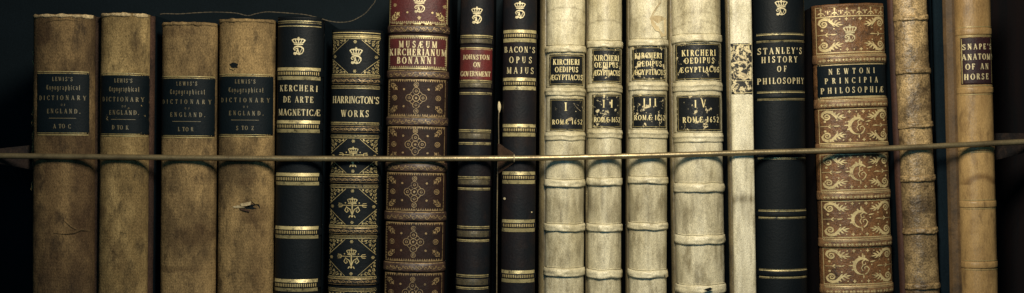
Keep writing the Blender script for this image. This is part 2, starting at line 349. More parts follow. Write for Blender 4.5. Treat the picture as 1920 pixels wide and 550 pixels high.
# ---------------------------------------------------------------- the book builder
class Book:
    def __init__(s, name, top, bot, row, b=16, p=2.3, bands=(), y=0.0, depth=330, lext=0, rext=0, dent=0.35, headcap=3.0,
                 spine=None, board=None, lboard=None, rboard=None, bandmat=None, stain=None, label='', group=None, seed=0, ntop=27):
        (l0, r0), (l1, r1) = top, bot
        ta, tb = 30.0, 540.0
        y = y - (32 - b)
        fe = (D + 27 + y - .15 * b) / D; s.fa = (D + 27 + y - .9 * b) / D
        s.w = ((r0 - l0) + (r1 - l1)) / 4.0 * fe
        c0, c1 = (l0 + r0) / 2.0, (l1 + r1) / 2.0
        s.slope = (c1 - c0) / (tb - ta)
        s.cref = c0; s.tref = ta
        cb = 960 + (c0 + s.slope * (BASE - ta) - 960) * fe; s.fe = fe
        s.b = b; s.y = y; s.p = p; s.bands = list(bands); s.row = row; s.seed = seed; s.dent = dent
        e = bpy.data.objects.new(name, None); COL.objects.link(e); e.empty_display_size = 0.02
        e.location = (WX(cb), y * S, 0); e.rotation_euler = (0, -math.atan(s.slope), 0)
        tag(e, label, 'book', group); s.e = e
        s.spinemat = spine
        # spine body
        V = []; F = []; A = []; n = 40
        rows = [row + v for v in (0, .4, 1.0, 2.0, 3.5, 6)]
        r = row + 6
        while r < 560: r += 3.0; rows.append(r)
        while r < BASE: r = min(BASE, r + 20); rows.append(r)
        back = 8.0
        for ri, rr in enumerate(rows):
            d = rr - row
            lip = headcap * (math.exp(-((d - 3.0) / 3.0) ** 2) - .0) - (3.0 * max(0, 1 - d / 1.6) if d < 1.6 else 0)
            for k in range(n + 1):
                th = math.pi * (k / n - .5)
                sx = math.copysign(abs(math.sin(th)) ** (2 / p), math.sin(th)); sy = abs(math.cos(th)) ** (2 / p)
                nn = noise.noise(Vector((sx * 1.6 + seed * 7.1, rr * .018, seed))) * 1.3 + noise.noise(Vector((sx * 5 + seed, rr * .07, seed + 3))) * .5
                dd = dent * nn
                wav = 0
                if d < 1.5: wav = noise.noise(Vector((sx * 4 + seed * 3, 0, 1))) * 2.2 * dent
                x = s.w * sx + sx * dd * .4; yy = -(b + (lip if sy > .3 else lip * sy / .3) + dd) * sy
                V.append((x * S, yy * S, (BASE - rr + wav) * S))
                A.append(max(0.0, min(1.0, stain(x, rr) if stain else 0.0)))
            for (bx) in (s.w, -s.w):
                V.append((bx * S, back * S, (BASE - rr) * S)); A.append(0)
        m = n + 3
        for i in range(len(rows) - 1):
            for k in range(m): F.append((i * m + k, (i + 1) * m + k, (i + 1) * m + (k + 1) % m, i * m + (k + 1) % m))
        F.append(tuple(range(m))); F.append(tuple((len(rows) - 1) * m + k for k in range(m))[::-1])
        s.spine = mesh_obj('spine', V, F, spine, e, True, A)
        # boards
        for side, ext, bm in ((-1, lext, lboard), (1, rext, rboard)):
            outer = s.w - .5 + ext; th = 6 if ext < 3 else 7
            x0, x1 = sorted((side * outer, side * (outer - th)))
            f0 = 1.5 if ext < 3 else (9.0 if ext < 10 else 18.0)
            v, f = box_vf(x0 * S, x1 * S, f0 * S, depth * S, 0, (BASE - row + (1.0 if ext else -1)) * S, 2.6 * S)
            mesh_obj('cover_board', v, f, board or BOARD, e, False)
            if ext >= 3:   # leather turned round the joint between spine and board, curving back
                prof = [(s.w - 2.5, -1.5)]
                for k in range(7):
                    a_ = k / 6 * math.pi / 2
                    prof.append((s.w - 1 + (ext + .8) * math.sin(a_), 1 + (10 if ext < 10 else 20) * (1 - math.cos(a_)) + (-1.5 * math.sin(2 * a_))))
                prof += [(s.w - 3, 11 if ext < 10 else 21)]
                n = len(prof); V = []; F = []
                for z in (0, (BASE - row - 1.5) * S):
                    for (px_, py_) in prof: V.append((side * px_ * S, py_ * S, z))
                for k in range(n): F.append((k, (k + 1) % n, n + (k + 1) % n, n + k))
                F.append(tuple(range(n))[::-1]); F.append(tuple(range(n, 2 * n)))
                mesh_obj('joint', V, F, bm or spine, e, False)
        pw = s.w - 4.5
        v, f = box_vf(-pw * S, pw * S, 10 * S, (depth - 6) * S, .004, (BASE - row - 8) * S)
        mesh_obj('page_block', v, f, M['paper'], e, False)
        for bd in s.bands: s.mkband(bd, bandmat or spine)
    def g(s, bd, r, u=0):
        rc = bd[0] + bd[4](u) if len(bd) > 4 else bd[0]
        t = (r - rc) / bd[1]
        if abs(t) >= 1: return 0.0
        g = (1 - t * t) ** .42 if t < 0 else math.sqrt(1 - t ** 5)
        if len(bd) > 3 and bd[3] == 'd': g = g * (.62 + .38 * max(0, math.cos((t + .25) * math.pi * 1.6)) if t < .55 else .55 + .2 * t)
        return g
    def Y(s, u, r):
        pr = 0
        for bd in s.bands:
            if abs(r - bd[0]) < bd[1] + 3: pr = max(pr, bd[2] * s.g(bd, r, u))
        w_ = s.w + pr * .45 + s.dent * .5; b_ = s.b + pr + s.dent * .9
        return -b_ * max(0.0, 1 - min(.9999, abs(u / w_)) ** s.p) ** (1 / s.p)
    def mkband(s, bd, mat):
        V = []; F = []; n = 36; q = 12; pr = bd[2]
        for j in range(q + 1):
            t = -1 + 2 * j / q
            for k in range(n + 1):
                th = math.pi * (k / n - .5)
                sx = math.copysign(abs(math.sin(th)) ** (2 / s.p), math.sin(th)); sy = abs(math.cos(th)) ** (2 / s.p)
                off = bd[4](s.w * sx) if len(bd) > 4 else 0
                g = s.g(bd, bd[0] + off + t * bd[1] * .9999, s.w * sx)
                nn = 1 + .22 * s.dent * noise.noise(Vector((sx * 4, bd[0], t * 1.2))) * 2
                w_ = s.w + pr * .45 * g * nn - (.6 if abs(t) == 1 else 0); b_ = s.b + pr * g * nn - (1.2 if abs(t) == 1 else 0)
                V.append((w_ * sx * S, -b_ * sy * S, (BASE - bd[0] - off - t * bd[1]) * S))
            V.append(((s.w - 1) * S, 3 * S, (BASE - bd[0] - t * bd[1]) * S)); V.append((-(s.w - 1) * S, 3 * S, (BASE - bd[0] - t * bd[1]) * S))
        m = n + 3
        for j in range(q):
            for k in range(m): F.append((j * m + k, (j + 1) * m + k, (j + 1) * m + (k + 1) % m, j * m + (k + 1) % m))
        F.append(tuple(range(m))); F.append(tuple(q * m + k for k in range(m))[::-1])
        return mesh_obj('raised_band', V, F, mat, s.e)
    def lay(s, ink, name, mat, parent=None, off=.35):
        if not ink.V: return
        fs = sorted(ink.F, key=lambda f: min(ink.V[k][1] for k in f)); groups = [[]]; hi = None
        for f in fs:       # rules far apart on the spine become pieces of their own
            lo = min(ink.V[k][1] for k in f); h2 = max(ink.V[k][1] for k in f)
            if hi is not None and lo > hi + 7 and name in ('gilt_rule', 'pale_speck'): groups.append([]); hi = h2
            hi = h2 if hi is None else max(hi, h2); groups[-1].append(f)
        for fg in groups:
            used = sorted({k for f in fg for k in f}); ix = {k: i for i, k in enumerate(used)}
            V = [(ink.V[k][0] * S, (s.Y(ink.V[k][0], ink.V[k][1]) - off - ink.V[k][2] * .012) * S, (BASE - ink.V[k][1]) * S) for k in used]
            o = mesh_obj(name, V, [tuple(ix[k] for k in f) for f in fg], mat, parent or s.e, False)
        return o
    def patch(s, u0, u1, r0, r1, name, mat, parent=None, off=.25, wav=.35):
        wq = s.w * 1.03; a0 = math.asin(max(-1, u0 / wq)); a1 = math.asin(min(1, u1 / wq))
        nu = max(8, int((u1 - u0) / 1.8)); nr = max(6, int((r1 - r0) / 3)); V = []; F = []
        for j in range(nr + 3):
            jj = min(max(j - 1, 0), nr); sk = j in (0, nr + 2)
            r = r0 + (r1 - r0) * jj / nr
            for i in range(nu + 3):
                ii = min(max(i - 1, 0), nu); ski = i in (0, nu + 2)
                u = wq * math.sin(a0 + (a1 - a0) * ii / nu)
                uu = u + (noise.noise(Vector((r * .15, ii > nu / 2, s.seed))) * wav if ii in (0, nu) else 0)
                rr = r + (noise.noise(Vector((u * .15, jj > nr / 2, s.seed + 5))) * wav if jj in (0, nr) else 0)
                V.append((uu * S, (s.Y(uu, rr) - (off if not (sk or ski) else -1.6)) * S, (BASE - rr) * S))
        m = nu + 3
        for j in range(nr + 2):
            for i in range(nu + 2): F.append((j * m + i, (j + 1) * m + i, (j + 1) * m + i + 1, j * m + i + 1))
        return mesh_obj(name, V, F, mat, parent or s.e, True)
    def cx(s, r): return s.cref + s.slope * (r - s.tref)
    def U(s, px, r):
        u = (px - 960) * s.fa - (s.cx(r) - 960) * s.fe
        for _ in range(3):
            uc = max(-s.w * .97, min(s.w * .97, u))
            u = (px - 960) * (D + 27 + s.y + s.Y(uc, r)) / D - (s.cx(r) - 960) * s.fe
        return u

M = {}
M['paper'] = mk('aged_paper', srgb(150, 130, 95), srgb(110, 92, 62), rough=.9, spec=.1, stretch=(60, 1, 1), big=20)
BOARD = M['board'] = mk('gap_shade_board', srgb(15, 27, 34), srgb(12, 22, 29), rough=.8, spec=.05)  # cover boards blue-black: darkness between the books put into their colour
M['back'] = mk('shelf_back_paint', srgb(15, 25, 31), srgb(12, 21, 26), rough=.8, spec=.1, big=6, fine=(900, .3))
M['wood'] = mk('dark_shelf_wood', srgb(34, 26, 27), srgb(20, 22, 26), rough=.6, spec=.2, big=14, stretch=(8, 3, .5), fine=(700, .35), bump=(200, .3))

# ---------------------------------------------------------------- the setting: the bookcase opening
def struct(name, v, f, mat): return tag(mesh_obj(name, v, f, mat, None, False), kind='structure')
X0, X1 = -165, 1985
struct('shelf_back', *box_vf(WX(X0), WX(X1), 345 * S, 365 * S, -.02, WZ(-330)), M['back'])
struct('shelf_board', *box_vf(WX(X0 - 20), WX(X1 + 20), -60 * S, 365 * S, -.022, -.0006), M['wood'])
struct('shelf_side', *box_vf(WX(X0 - 25), WX(X0), -60 * S, 365 * S, 0, WZ(-330)), M['back'])
struct('shelf_side', *box_vf(WX(X1), WX(X1 + 25), -60 * S, 365 * S, 0, WZ(-330)), M['wood'])
struct('shelf_top', *box_vf(WX(X0 - 20), WX(X1 + 20), -60 * S, 365 * S, WZ(-330) + .0005, WZ(-370)), M['wood'])

# ================================================================ books 1-4: brown cloth dictionary
def blot(lst):
    """stain field from soft-edged blobs (u, r, ru, rr, amount)"""
    def f(u, r):
        v = 0
        for (a, b, ra, rb, k) in lst:
            q = ((u - a) / ra) ** 2 + ((r - b) / rb) ** 2
            q += .5 * noise.noise(Vector((u * .06, r * .06, a)))
            if q < 1.6: v = max(v, k * max(0, min(1, (1.3 - q) / .9)))
        return v + .25 * max(0, noise.noise(Vector((u * .03, r * .02, 4))))
    return f
STAIN = srgb(62, 46, 32)
def cloth(nm, a, b, c): return mk(nm, a, b, c, rough=.85, spec=.12, big=24, bigc=(.4, .6), stretch=(1.2, 1.2, .6), fine=(1000, .6), weave=True, bump=(500, .6), bump2=(60, .12), stain=STAIN)
M['cloth1'] = cloth('brown_buckram_dark', srgb(118, 97, 66), srgb(72, 58, 41), srgb(42, 35, 29))
M['cloth2'] = cloth('tan_buckram', srgb(158, 136, 93), srgb(112, 94, 62), srgb(64, 54, 38))
M['cloth3'] = cloth('brown_buckram', srgb(144, 121, 83), srgb(94, 78, 54), srgb(54, 45, 34))
M['cloth4'] = cloth('olive_brown_buckram', srgb(142, 119, 81), srgb(90, 75, 52), srgb(52, 44, 33))
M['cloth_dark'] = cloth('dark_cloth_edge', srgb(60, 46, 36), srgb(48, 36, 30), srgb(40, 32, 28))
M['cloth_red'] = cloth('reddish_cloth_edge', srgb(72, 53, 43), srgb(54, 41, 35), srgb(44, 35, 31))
M['worn_cloth'] = cloth('pale_worn_cloth', srgb(196, 176, 136), srgb(130, 110, 78), srgb(70, 58, 44))
M['label'] = mk('black_label_leather', srgb(8, 18, 24), srgb(11, 20, 25), rough=.6, spec=.12, big=30, fine=(900, .3), bump=(500, .3),
                chips=(srgb(120, 104, 72), 170, .70, .74))
M['label_w'] = mk('rubbed_black_label', srgb(8, 18, 24), srgb(11, 20, 25), rough=.6, spec=.12, big=30, fine=(900, .3), bump=(500, .3),
                chips=(srgb(140, 124, 86), 150, .655, .69))
M['gilt_dull'] = gold('faded_gilt', srgb(120, 110, 82), srgb(30, 36, 38), .56, .66, 420, .15)
M['gilt_line'] = gold('rubbed_gilt_line', srgb(190, 174, 120), srgb(60, 52, 36), .55, .66, 160, .3)

def lewis(b, u0, u1, top, rows, vol, lab='label'):
    """u0,u1 label edges; rows: list of (text, x0, x1, r0, r1) in measured coordinates"""
    lb = b.patch(u0, u1, top[0] + 3.5, top[1] - 3.5, 'title_label', M[lab], None, .3)
    ink = Ink()
    for r in (top[0] + .8, top[0] + 4.2, top[1] - 4.4, top[1] - .8): ink.hline(u0 + .5, u1 - .5, r, 1.3 if r in (top[0] + .8, top[1] - .8) else .8)
    b.lay(ink, 'gilt_rule', M['gilt_line'])
    ink = Ink()
    for (t, xa, xb, ra, rb) in rows:
        if t == '_': ink.hline(xa, xb, ra, .9)
        else: ink.text(t, xa, xb, ra, rb, 1.0 if t[0] != 'Ŧ' else .95)
    b.lay(ink, 'lettering', M['gilt_dull'], lb, .45)
LG = 'cloth-bound volumes of one dictionary'
lew = [
 dict(sp=((63, 177), (61, 175)), row=27, m='cloth1', rext=8, rb='cloth_dark', lab=(70, 168, 134, 254), dr=0, off=0, vol='A TO C', vx=(100, 133), w=1.0,
      st=[(-30, 60, 20, 30, .5), (44, 380, 22, 150, .5), (-10, 330, 18, 120, .35), (10, 500, 40, 30, .3)], lbl='brown cloth volume lettered A TO C, leftmost on the shelf, with frayed left edge'),
 dict(sp=((190, 280), (185, 275)), row=25, m='cloth2', rext=7, rb='cloth_red', lab=(189, 277, 137, 256), off=0, vol='D TO K', vx=(210, 241), w=.88,
      st=[(-34, 400, 12, 14, .5), (0, 480, 20, 30, .25), (30, 90, 10, 30, .3)], lbl='lighter tan cloth volume lettered D TO K with chipped label'),
 dict(sp=((304, 408), (301, 402)), row=42, m='cloth3', rext=0, rb=None, lab=(301, 403, 143, 259), vol='L TO R', vx=(334, 363), w=.9,
      st=[(20, 440, 36, 22, .45), (-20, 60, 34, 12, .45), (24, 330, 14, 24, .25), (-20, 505, 60, 6, .4)], lbl='brown cloth volume lettered L TO R, lower than its neighbours'),
 dict(sp=((412, 515), (407, 512)), row=36, m='cloth4', rext=0, rb=None, lab=(411, 512, 139, 257), vol='S TO Z', vx=(443, 476), w=.9,
      st=[(20, 400, 30, 24, .55), (10, 340, 18, 10, .35), (-10, 300, 18, 16, .3), (30, 470, 16, 90, .35)], lbl='brown cloth volume lettered S TO Z with a torn spine and a hole'),
]
TXT = [("LEWIS'S", -21, 17, 11, 18.5), ('Ŧopographical', -32, 31, 26, 35), ('DICTIONARY', -45, 43.5, 45.5, 54), ('OF', -5, 3.5, 61, 65), ('ENGLAND.', -31, 32, 70.5, 79), ('_', -27, 24, 88, 88)]
for i, q in enumerate(lew):
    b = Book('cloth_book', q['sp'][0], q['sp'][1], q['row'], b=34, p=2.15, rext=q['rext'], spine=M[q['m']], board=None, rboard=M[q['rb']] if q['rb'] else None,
             stain=blot(q['st']), label=q['lbl'], group=LG, seed=i + 1, dent=.8, headcap=2.2, depth=320)
    q['b'] = b
    xl, xr, ra, rb = q['lab']; c = b.U((xl + xr) / 2, 195); f = (xr - xl) / 98.0; k = (rb - ra) / 120.0
    mc = (xl + xr) / 2
    rows = [(t, b.U(mc + a * f, 195), b.U(mc + d * f, 195), ra + e * k, ra + g_ * k) for t, a, d, e, g_ in TXT]
    rows.append((q['vol'], b.U(q['vx'][0], 240), b.U(q['vx'][1], 240), ra + 99 * k, ra + 107 * k))
    lewis(b, max(b.U(xl, 195), -b.w + 1), b.U(xr, 195), (ra, rb), rows, q['vol'], 'label_w' if i == 1 else 'label')
    # worn, curled head of the cloth
    V = []; F = []; n = 40
    for j in range(7):
        for k2 in range(n + 1):
            u = (-1 + 2 * k2 / n) * (b.w - .5)
            a = j / 6 * math.pi * 1.15
            rad = 3.0 + 2.4 * noise.noise(Vector((u * .07, i, 0))) + .9 * noise.noise(Vector((u * .3, i, 7)))
            yy = b.Y(u, q['row'] + 5) - .2 - rad * math.sin(a) * .75
            rr = q['row'] + 3.2 - rad * math.cos(a) + 1.2 * noise.noise(Vector((u * .11, i * 3, 2)))
            V.append((u * S, yy * S, (BASE - rr) * S))
    for j in range(6):
        for k2 in range(n): a = j * (n + 1) + k2; F.append((a, a + 1, a + n + 2, a + n + 1))
    mesh_obj('head_cap', V, F, M['worn_cloth'] if i < 2 else M[q['m']], b.e)
def wrinkle(b, pts, wd, ht, name, mat, lift=0):
    """raised crease: ridge along pts (measured px) laid on the spine"""
    V = []; F = []; P = []
    for i in range(len(pts) - 1):
        for k in range(5): t = k / 5; P.append((pts[i][0] * (1 - t) + pts[i + 1][0] * t, pts[i][1] * (1 - t) + pts[i + 1][1] * t))
    P.append(pts[-1]); n = len(P)
    for i, (x, r) in enumerate(P):
        t = i / (n - 1); e = math.sin(math.pi * t) ** .7
        for j in range(7):
            q = -1 + j / 3; u = b.U(x, r); rr = r + q * wd * e
            V.append((u * S, (b.Y(u, rr) + (.5 if abs(q) == 1 else 0) - lift - ht * e * math.cos(q * math.pi / 2) - .05) * S, (BASE - rr) * S))
    for i in range(n - 1):
        for j in range(6): a = i * 7 + j; F.append((a, a + 1, a + 8, a + 7))
    return mesh_obj(name, V, F, mat, b.e)
b1, b2, b3, b4 = [q['b'] for q in lew]
wrinkle(b1, [(100, 437), (125, 438), (140, 436), (152, 431), (165, 433), (172, 434)], 3.0, 3.0, 'crease', M['cloth1'])
wrinkle(b1, [(118, 411), (135, 426), (150, 433)], 2.2, 1.1, 'crease', M['cloth1'])
wrinkle(b2, [(224, 435), (236, 436), (238, 444)], 1.4, 1.0, 'crease', M['cloth2'])
wrinkle(b1, [(82, 44), (100, 38), (125, 36), (150, 40)], 2.4, 1.2, 'crease', M['cloth1'])
# torn flap and hole in the fourth volume
M['torn'] = mk('torn_cloth_lining', srgb(200, 186, 150), srgb(150, 134, 104), rough=.9, big=60, fine=(900, .3))
M['hole'] = mk('dark_hole', srgb(16, 22, 26), srgb(22, 26, 28), rough=.9, spec=.05)
def flap(b, pts, name, mat, lifts):
    V = [(b.U(x, r) * S, (b.Y(b.U(x, r), r) - .3 - l) * S, (BASE - r) * S) for (x, r), l in zip(pts, lifts)]
    n = len(V); c = [sum(v[k] for v in V) / n for k in range(3)]; back = [(v[0], v[1] + .9 * S, v[2]) for v in V]
    VV = V + back + [tuple(c), (c[0], c[1] + .9 * S, c[2])]; F = []
    for i in range(n): j = (i + 1) % n; F += [(i, j, 2 * n), (n + j, n + i, 2 * n + 1), (i, n + i, n + j, j)]
    return mesh_obj(name, VV, F, mat, b.e, False)
flap(b4, [(452, 386), (470, 383), (486, 384), (488, 391), (474, 392), (462, 391)], 'hole', M['hole'], [0.02] * 6)
flap(b4, [(436, 388), (446, 385), (455, 387), (460, 389), (450, 389.5), (440, 389.5)], 'torn_flap', M['torn'], [.3, 1, 2, 1.5, .6, .3])
flap(b4, [(451, 382), (462, 379.5), (472, 377.5), (471, 384), (462, 386), (453, 387)], 'torn_flap', M['torn'], [1, 3, 5, 6, 4, 1.5])
flap(b4, [(471, 374), (478, 372), (485, 376), (486, 382), (480, 383), (473, 378)], 'torn_flap', M['cloth2'], [.5, 1.2, 2.0, 2.5, 2.5, 1])
flap(b4, [(449, 391), (458, 392), (469, 394), (468, 397), (458, 395), (450, 393)], 'torn_flap', M['cloth_red'], [.5, 1, 1.2, 2.5, 2, .6])
flap(b4, [(430, 121), (437, 117.5), (442, 119), (447, 121), (444, 125), (446, 128), (440, 127), (436, 131), (434, 126)], 'hole', M['hole'], [0] * 9)
flap(b4, [(430, 126), (436, 128), (443, 129), (438, 132), (431, 130)], 'torn_flap', M['cloth2'], [.4, 1.8, 1.8, .8, .5])
wrinkle(b4, [(436, 84), (437, 100), (437, 116)], 2.5, .8, 'crease', M['cloth4'])
# frayed threads down the left edge of the first volume
rnd = random.Random(3); parts = []
for k in range(30):
    r = rnd.choice([rnd.uniform(228, 300), rnd.uniform(225, 300), rnd.uniform(90, 400)]); x = -b1.w - rnd.uniform(-1, 1.2); L_ = rnd.uniform(5, 20)
    P = [(x + 1, -1, r), (x - rnd.uniform(0, 2.5), -3, r + L_ * .3), (x - rnd.uniform(0, 3.5), -4, r + L_ * .7), (x + rnd.uniform(-3, 1.5), -3, r + L_)]
    parts.append(tube_vf([(a * S, b_ * S, (BASE - c) * S) for a, b_, c in P], rnd.uniform(.3, .7) * S, 5))
v, f = merge(parts); mesh_obj('frayed_edge', v, f, M['cloth2'], b1.e)

# ================================================================ dark gilt leather books
M['black_leather'] = mk('black_leather', srgb(9, 16, 21), srgb(13, 18, 22), rough=.55, spec=.16, big=18, fine=(1000, .35), bump=(420, .35), bump2=(30, .1))
M['brown_black'] = mk('brown_black_leather', srgb(27, 21, 23), srgb(15, 20, 25), srgb(34, 27, 26), rough=.55, spec=.16, big=18, fine=(1000, .35), bump=(420, .35))
M['navy'] = mk('navy_black_leather', srgb(7, 14, 19), srgb(10, 16, 20), rough=.55, spec=.16, big=10, fine=(1000, .3), bump=(500, .3))
M['maroon'] = mk('maroon_leather', srgb(84, 34, 34), srgb(62, 27, 28), srgb(44, 22, 24), rough=.5, spec=.35, big=20, fine=(1000, .4), bump=(420, .4))
M['gilt'] = gold('bright_gilt', srgb(236, 216, 158), srgb(40, 36, 28), .62, .74, 300, .3)
M['gilt_fine'] = gold('fine_gilt_tooling', srgb(208, 188, 132), srgb(30, 32, 30), .53, .66, 420, .3)
M['gilt_copper'] = gold('coppery_gilt_tooling', srgb(168, 142, 100), srgb(40, 30, 26), .50, .62, 420, .3)
M['gilt_band'] = gold('worn_gilt_band', srgb(200, 186, 136), srgb(40, 38, 30), .50, .66, 150, .35, .4)
M['gilt_cream'] = gold('pale_gilt_lettering', srgb(212, 198, 154), srgb(40, 36, 30), .68, .78, 300, .15)

# ---- 5 : black, comb-tooled double gold lines
bands5 = [(137, 8, 3), (237.5, 8, 3), (335, 8, 3), (436, 8, 3), (535, 8, 3)]
b5 = Book('leather_book', (522, 606), (513, 601), 31, b=32, p=2.05, bands=bands5, spine=M['black_leather'], seed=5, dent=.3, label='tall black leather book with solid gold bands, right of the brown cloth volumes', headcap=1.5)
W5 = b5.w - 3
def combband(b, r0, r1, r2, r3, W, pitch=2.5, gm='gilt_band', nm='gilt_band', du=0):
    """solid gold line r0..r1, comb teeth, solid gold line r2..r3"""
    k = Ink(); k.stroke([(-W + du, (r0 + r1) / 2), (W + du, (r0 + r1) / 2)], r1 - r0, 3); k.stroke([(-W + du, (r2 + r3) / 2), (W + du, (r2 + r3) / 2)], r3 - r2, 3)
    b.lay(k, nm, M[gm])
    k = Ink(); k.teeth(-W + 1 + du, W - 1 + du, r1 + 2.2, r2 - 2.6, pitch * 1.35, .45)
    b.lay(k, 'comb_tooling', M['gilt_fine'])
for r in (127, 226, 324.5, 424.5, 523.5): combband(b5, r, r + 6, r + 16.5, r + 23, W5)
k = Ink()
for r, wd in ((40, 1.4), (43.5, .8), (49.5, 1.4)): k.hline(-W5, W5, r, wd)
k.hline(-W5, W5, 34.5, .7); b5.lay(k, 'gilt_rule', M['gilt_band'])
def crest(b, x, rc, w, hc, rd, wd, hd, gm='gilt_cream'):
    k = Ink(); k.crown(b.U(x, rc), rc, w, hc); k.mono(b.U(x, rd), rd, wd, hd); b.lay(k, 'crown_monogram', M[gm])
crest(b5, 560, 71, 25, 12.5, 87, 20, 17)
def title(b, lines, gm='gilt_cream', parent=None, bold=.88, off=.5, name='lettering', wob=.3):
    k = Ink()
    for t, xa, xb, ra, rb in lines:
        k.text(t, b.U(xa, (ra + rb) / 2), b.U(xb, (ra + rb) / 2), ra, rb, bold, 0, wob)
    b.lay(k, name, M[gm], parent, off)
title(b5, [('KERCHERI', 525, 596, 160, 171.5), ('DE ARTE', 531, 588, 181, 192.5), ('MAGNETICÆ', 522.5, 601, 205, 217)])

# ---- 6 : black with filigree corner panels
bands6 = [(152, 7, 3.2), (243, 7, 3.2), (337, 8, 3.2), (433, 8, 3.2), (528, 8, 3.2)]
b6 = Book('leather_book', (623, 718), (614, 709), 55, b=32, p=2.1, bands=bands6, spine=M['black_leather'], seed=6, dent=.3, label='black leather book with gold filigree corner panels, shorter than the books beside it', headcap=1.5)
W6 = b6.w - 3
def ropeband(b, r, W, gm, h=4):
    k = Ink(); n = int(2 * W / 5.5)
    for i in range(n):
        u = -W + (i + .5) * 2 * W / n; k.spiral(u, r, h * .72, .4, 90 * (i % 2) * 2, 1.1, 1.0, 10); k.leaf(u + 1.6, r - h * .6, 60, h * 1.3, 1.3)
    k.hline(-W, W, r - h - 1.4, .7); k.hline(-W, W, r + h + 1.3, .7); b.lay(k, 'band_tooling', M[gm])
for bd in bands6: ropeband(b6, bd[0], W6, 'gilt_copper', 4)
panels6 = [(73, 140), (259, 327), (352, 423), (447, 519), (546, 615)]
k = Ink()
for r, wd in ((61.5, 1.4), (66, 1.0), (69.5, 1.6)): k.hline(-W6, W6, r, wd)
for (a, c) in panels6 + [(166, 230)]:
    k.hline(-W6, W6, a, .9); k.hline(-W6, W6, c, 1.3); k.hline(-W6, W6, a - 5, .6); k.dots(-W6, W6, a - 2.5, .75, 2.4); k.hline(-W6, W6, c + 4, .6); k.dots(-W6, W6, c + 2.2, .7, 2.6)
b6.lay(k, 'gilt_rule', M['gilt_fine'])
for pi, (a, c) in enumerate(panels6):
    k = Ink(); Wp = W6 - 1
    for du in (-1, 1):
        for dr in (-1, 1): k.filigree(-du * Wp, (a + 2) if dr > 0 else (c - 2), du, dr, Wp * .72, (c - a) * .40); b6.lay(k, 'corner_tooling', M['gilt_fine']); k = Ink()
    mid = (a + c) / 2
    for (u, r) in ((0, a + 6), (0, c - 6), (-Wp + 5, mid), (Wp - 5, mid)): k = Ink(); k.rosette(u, r, 3.3); b6.lay(k, 'rosette_tooling', M['gilt_fine'])
    if pi > 0:
        k = Ink(); m0 = mid + 2
        k.crown(0, m0 - 19, 19, 11)
        k.stroke([(0, m0 - 8), (0, m0 + 16)], lambda t: 2.6 - 1.0 * t)
        for s_ in (-1, 1):
            k.stroke([(0, m0 + 13), (s_ * 4, m0 + 3), (s_ * 11, m0 - 1), (s_ * 14, m0 + 5), (s_ * 10, m0 + 9), (s_ * 7, m0 + 6), (s_ * 9.5, m0 + 3.5)], lambda t: 1.9 - .7 * t)
            k.stroke([(s_ * 2, m0 - 4), (s_ * 12, m0 - 4.5), (s_ * 27, m0 - 4.5)], 1.2)
            k.stroke([(s_ * 26, m0 - 8), (s_ * 20, m0 - 7.5), (s_ * 18.5, m0 - 4.5), (s_ * 20, m0 - 1.5), (s_ * 26, m0 - 1)], 1.2)
            k.leaf(s_ * 3, m0 + 14, 90 - s_ * 35, 6, 2); k.disc(s_ * 13, m0 - 9, 1.3, 7); k.disc(s_ * 7, m0 - 8, 1, 6); k.leaf(s_ * 9, m0 + 1, -90 + s_ * 30, 5, 1.6)
        k.disc(0, m0 + 16, 2, 8)
        b6.lay(k, 'crowned_ornament', M['gilt_fine'])
    else: crest(b6, 668, 90, 24, 13, 105, 20, 16)
title(b6, [("HARRINGTON'S", 624, 711, 181, 194), ('WORKS', 640, 692, 207, 219.5)])

# ---- 7 : maroon and dark brown, knots
bands7 = [(55, 8, 4.5), (140, 8, 4.5), (228, 9, 4.5), (314, 9, 4.5), (406, 9.5, 4.5), (501, 9.5, 4.5)]
M['choc'] = mk('dark_brown_tooled_leather', srgb(42, 27, 23), srgb(28, 21, 20), srgb(52, 34, 27), rough=.55, spec=.18, big=22, fine=(1000, .4), bump=(420, .4))
M['band7'] = mk('scuffed_brown_band', srgb(72, 54, 45), srgb(46, 35, 32), srgb(90, 70, 56), rough=.45, spec=.45, big=60, fine=(700, .5), bump=(250, .6))
b7 = Book('leather_book', (728, 843), (720, 832), -70, b=34, p=2.15, bands=bands7, spine=M['choc'], bandmat=M['band7'], seed=7, dent=.5, label='thick dark red leather book with interlaced gold knots and maroon title panel')
W7 = b7.w - 2.5
t7 = b7.patch(-W7 - .5, W7 + .5, -60, 47, 'top_panel', M['maroon']); l7 = b7.patch(-W7 - .5, W7 + .5, 66.5, 131, 'title_label', M['maroon'])
k = Ink()
for (a, c) in ((-40, 47), (67, 131)):
    k.hline(-W7, W7, c - 2, 2.6); k.tri_row(-W7, W7, c - 4, -3.2, 4)
    k.hline(-W7, W7, a + 1.5, 2.6); k.tri_row(-W7, W7, a + 3.5, 3.2, 4)
    k.tri_col(-W7 + 1, a + 4, c - 4, 3, 4); k.tri_col(W7 - 1, a + 4, c - 4, -3, 4); k.stroke([(-W7 + .6, a), (-W7 + .6, c)], 1.2); k.stroke([(W7 - .6, a), (W7 - .6, c)], 1.2)
b7.lay(k, 'gilt_rule', M['gilt_band'])
crest(b7, 787, -9, 27, 15, 10, 20, 15)
k = Ink()
for x, r in ((741, 10), (834, 11), (786, 34)): k.rosette(b7.U(x, r), r, 3.6)
for x, r in ((764, 24), (811, 24), (764, -8), (811, -8)): k.disc(b7.U(x, r), r, 2)
k.spray(-W7 + 5, 39, 1, -1, 1.25); k.spray(W7 - 5, 39, -1, -1, 1.25)
b7.lay(k, 'corner_tooling', M['gilt_fine'])
title(b7, [('MUSÆUM', 748, 820, 77.5, 90), ('KIRCHERIANUM', 731, 838, 92, 104.5), ('BONANNI', 744, 817, 107.5, 120)], parent=l7, bold=1.05)
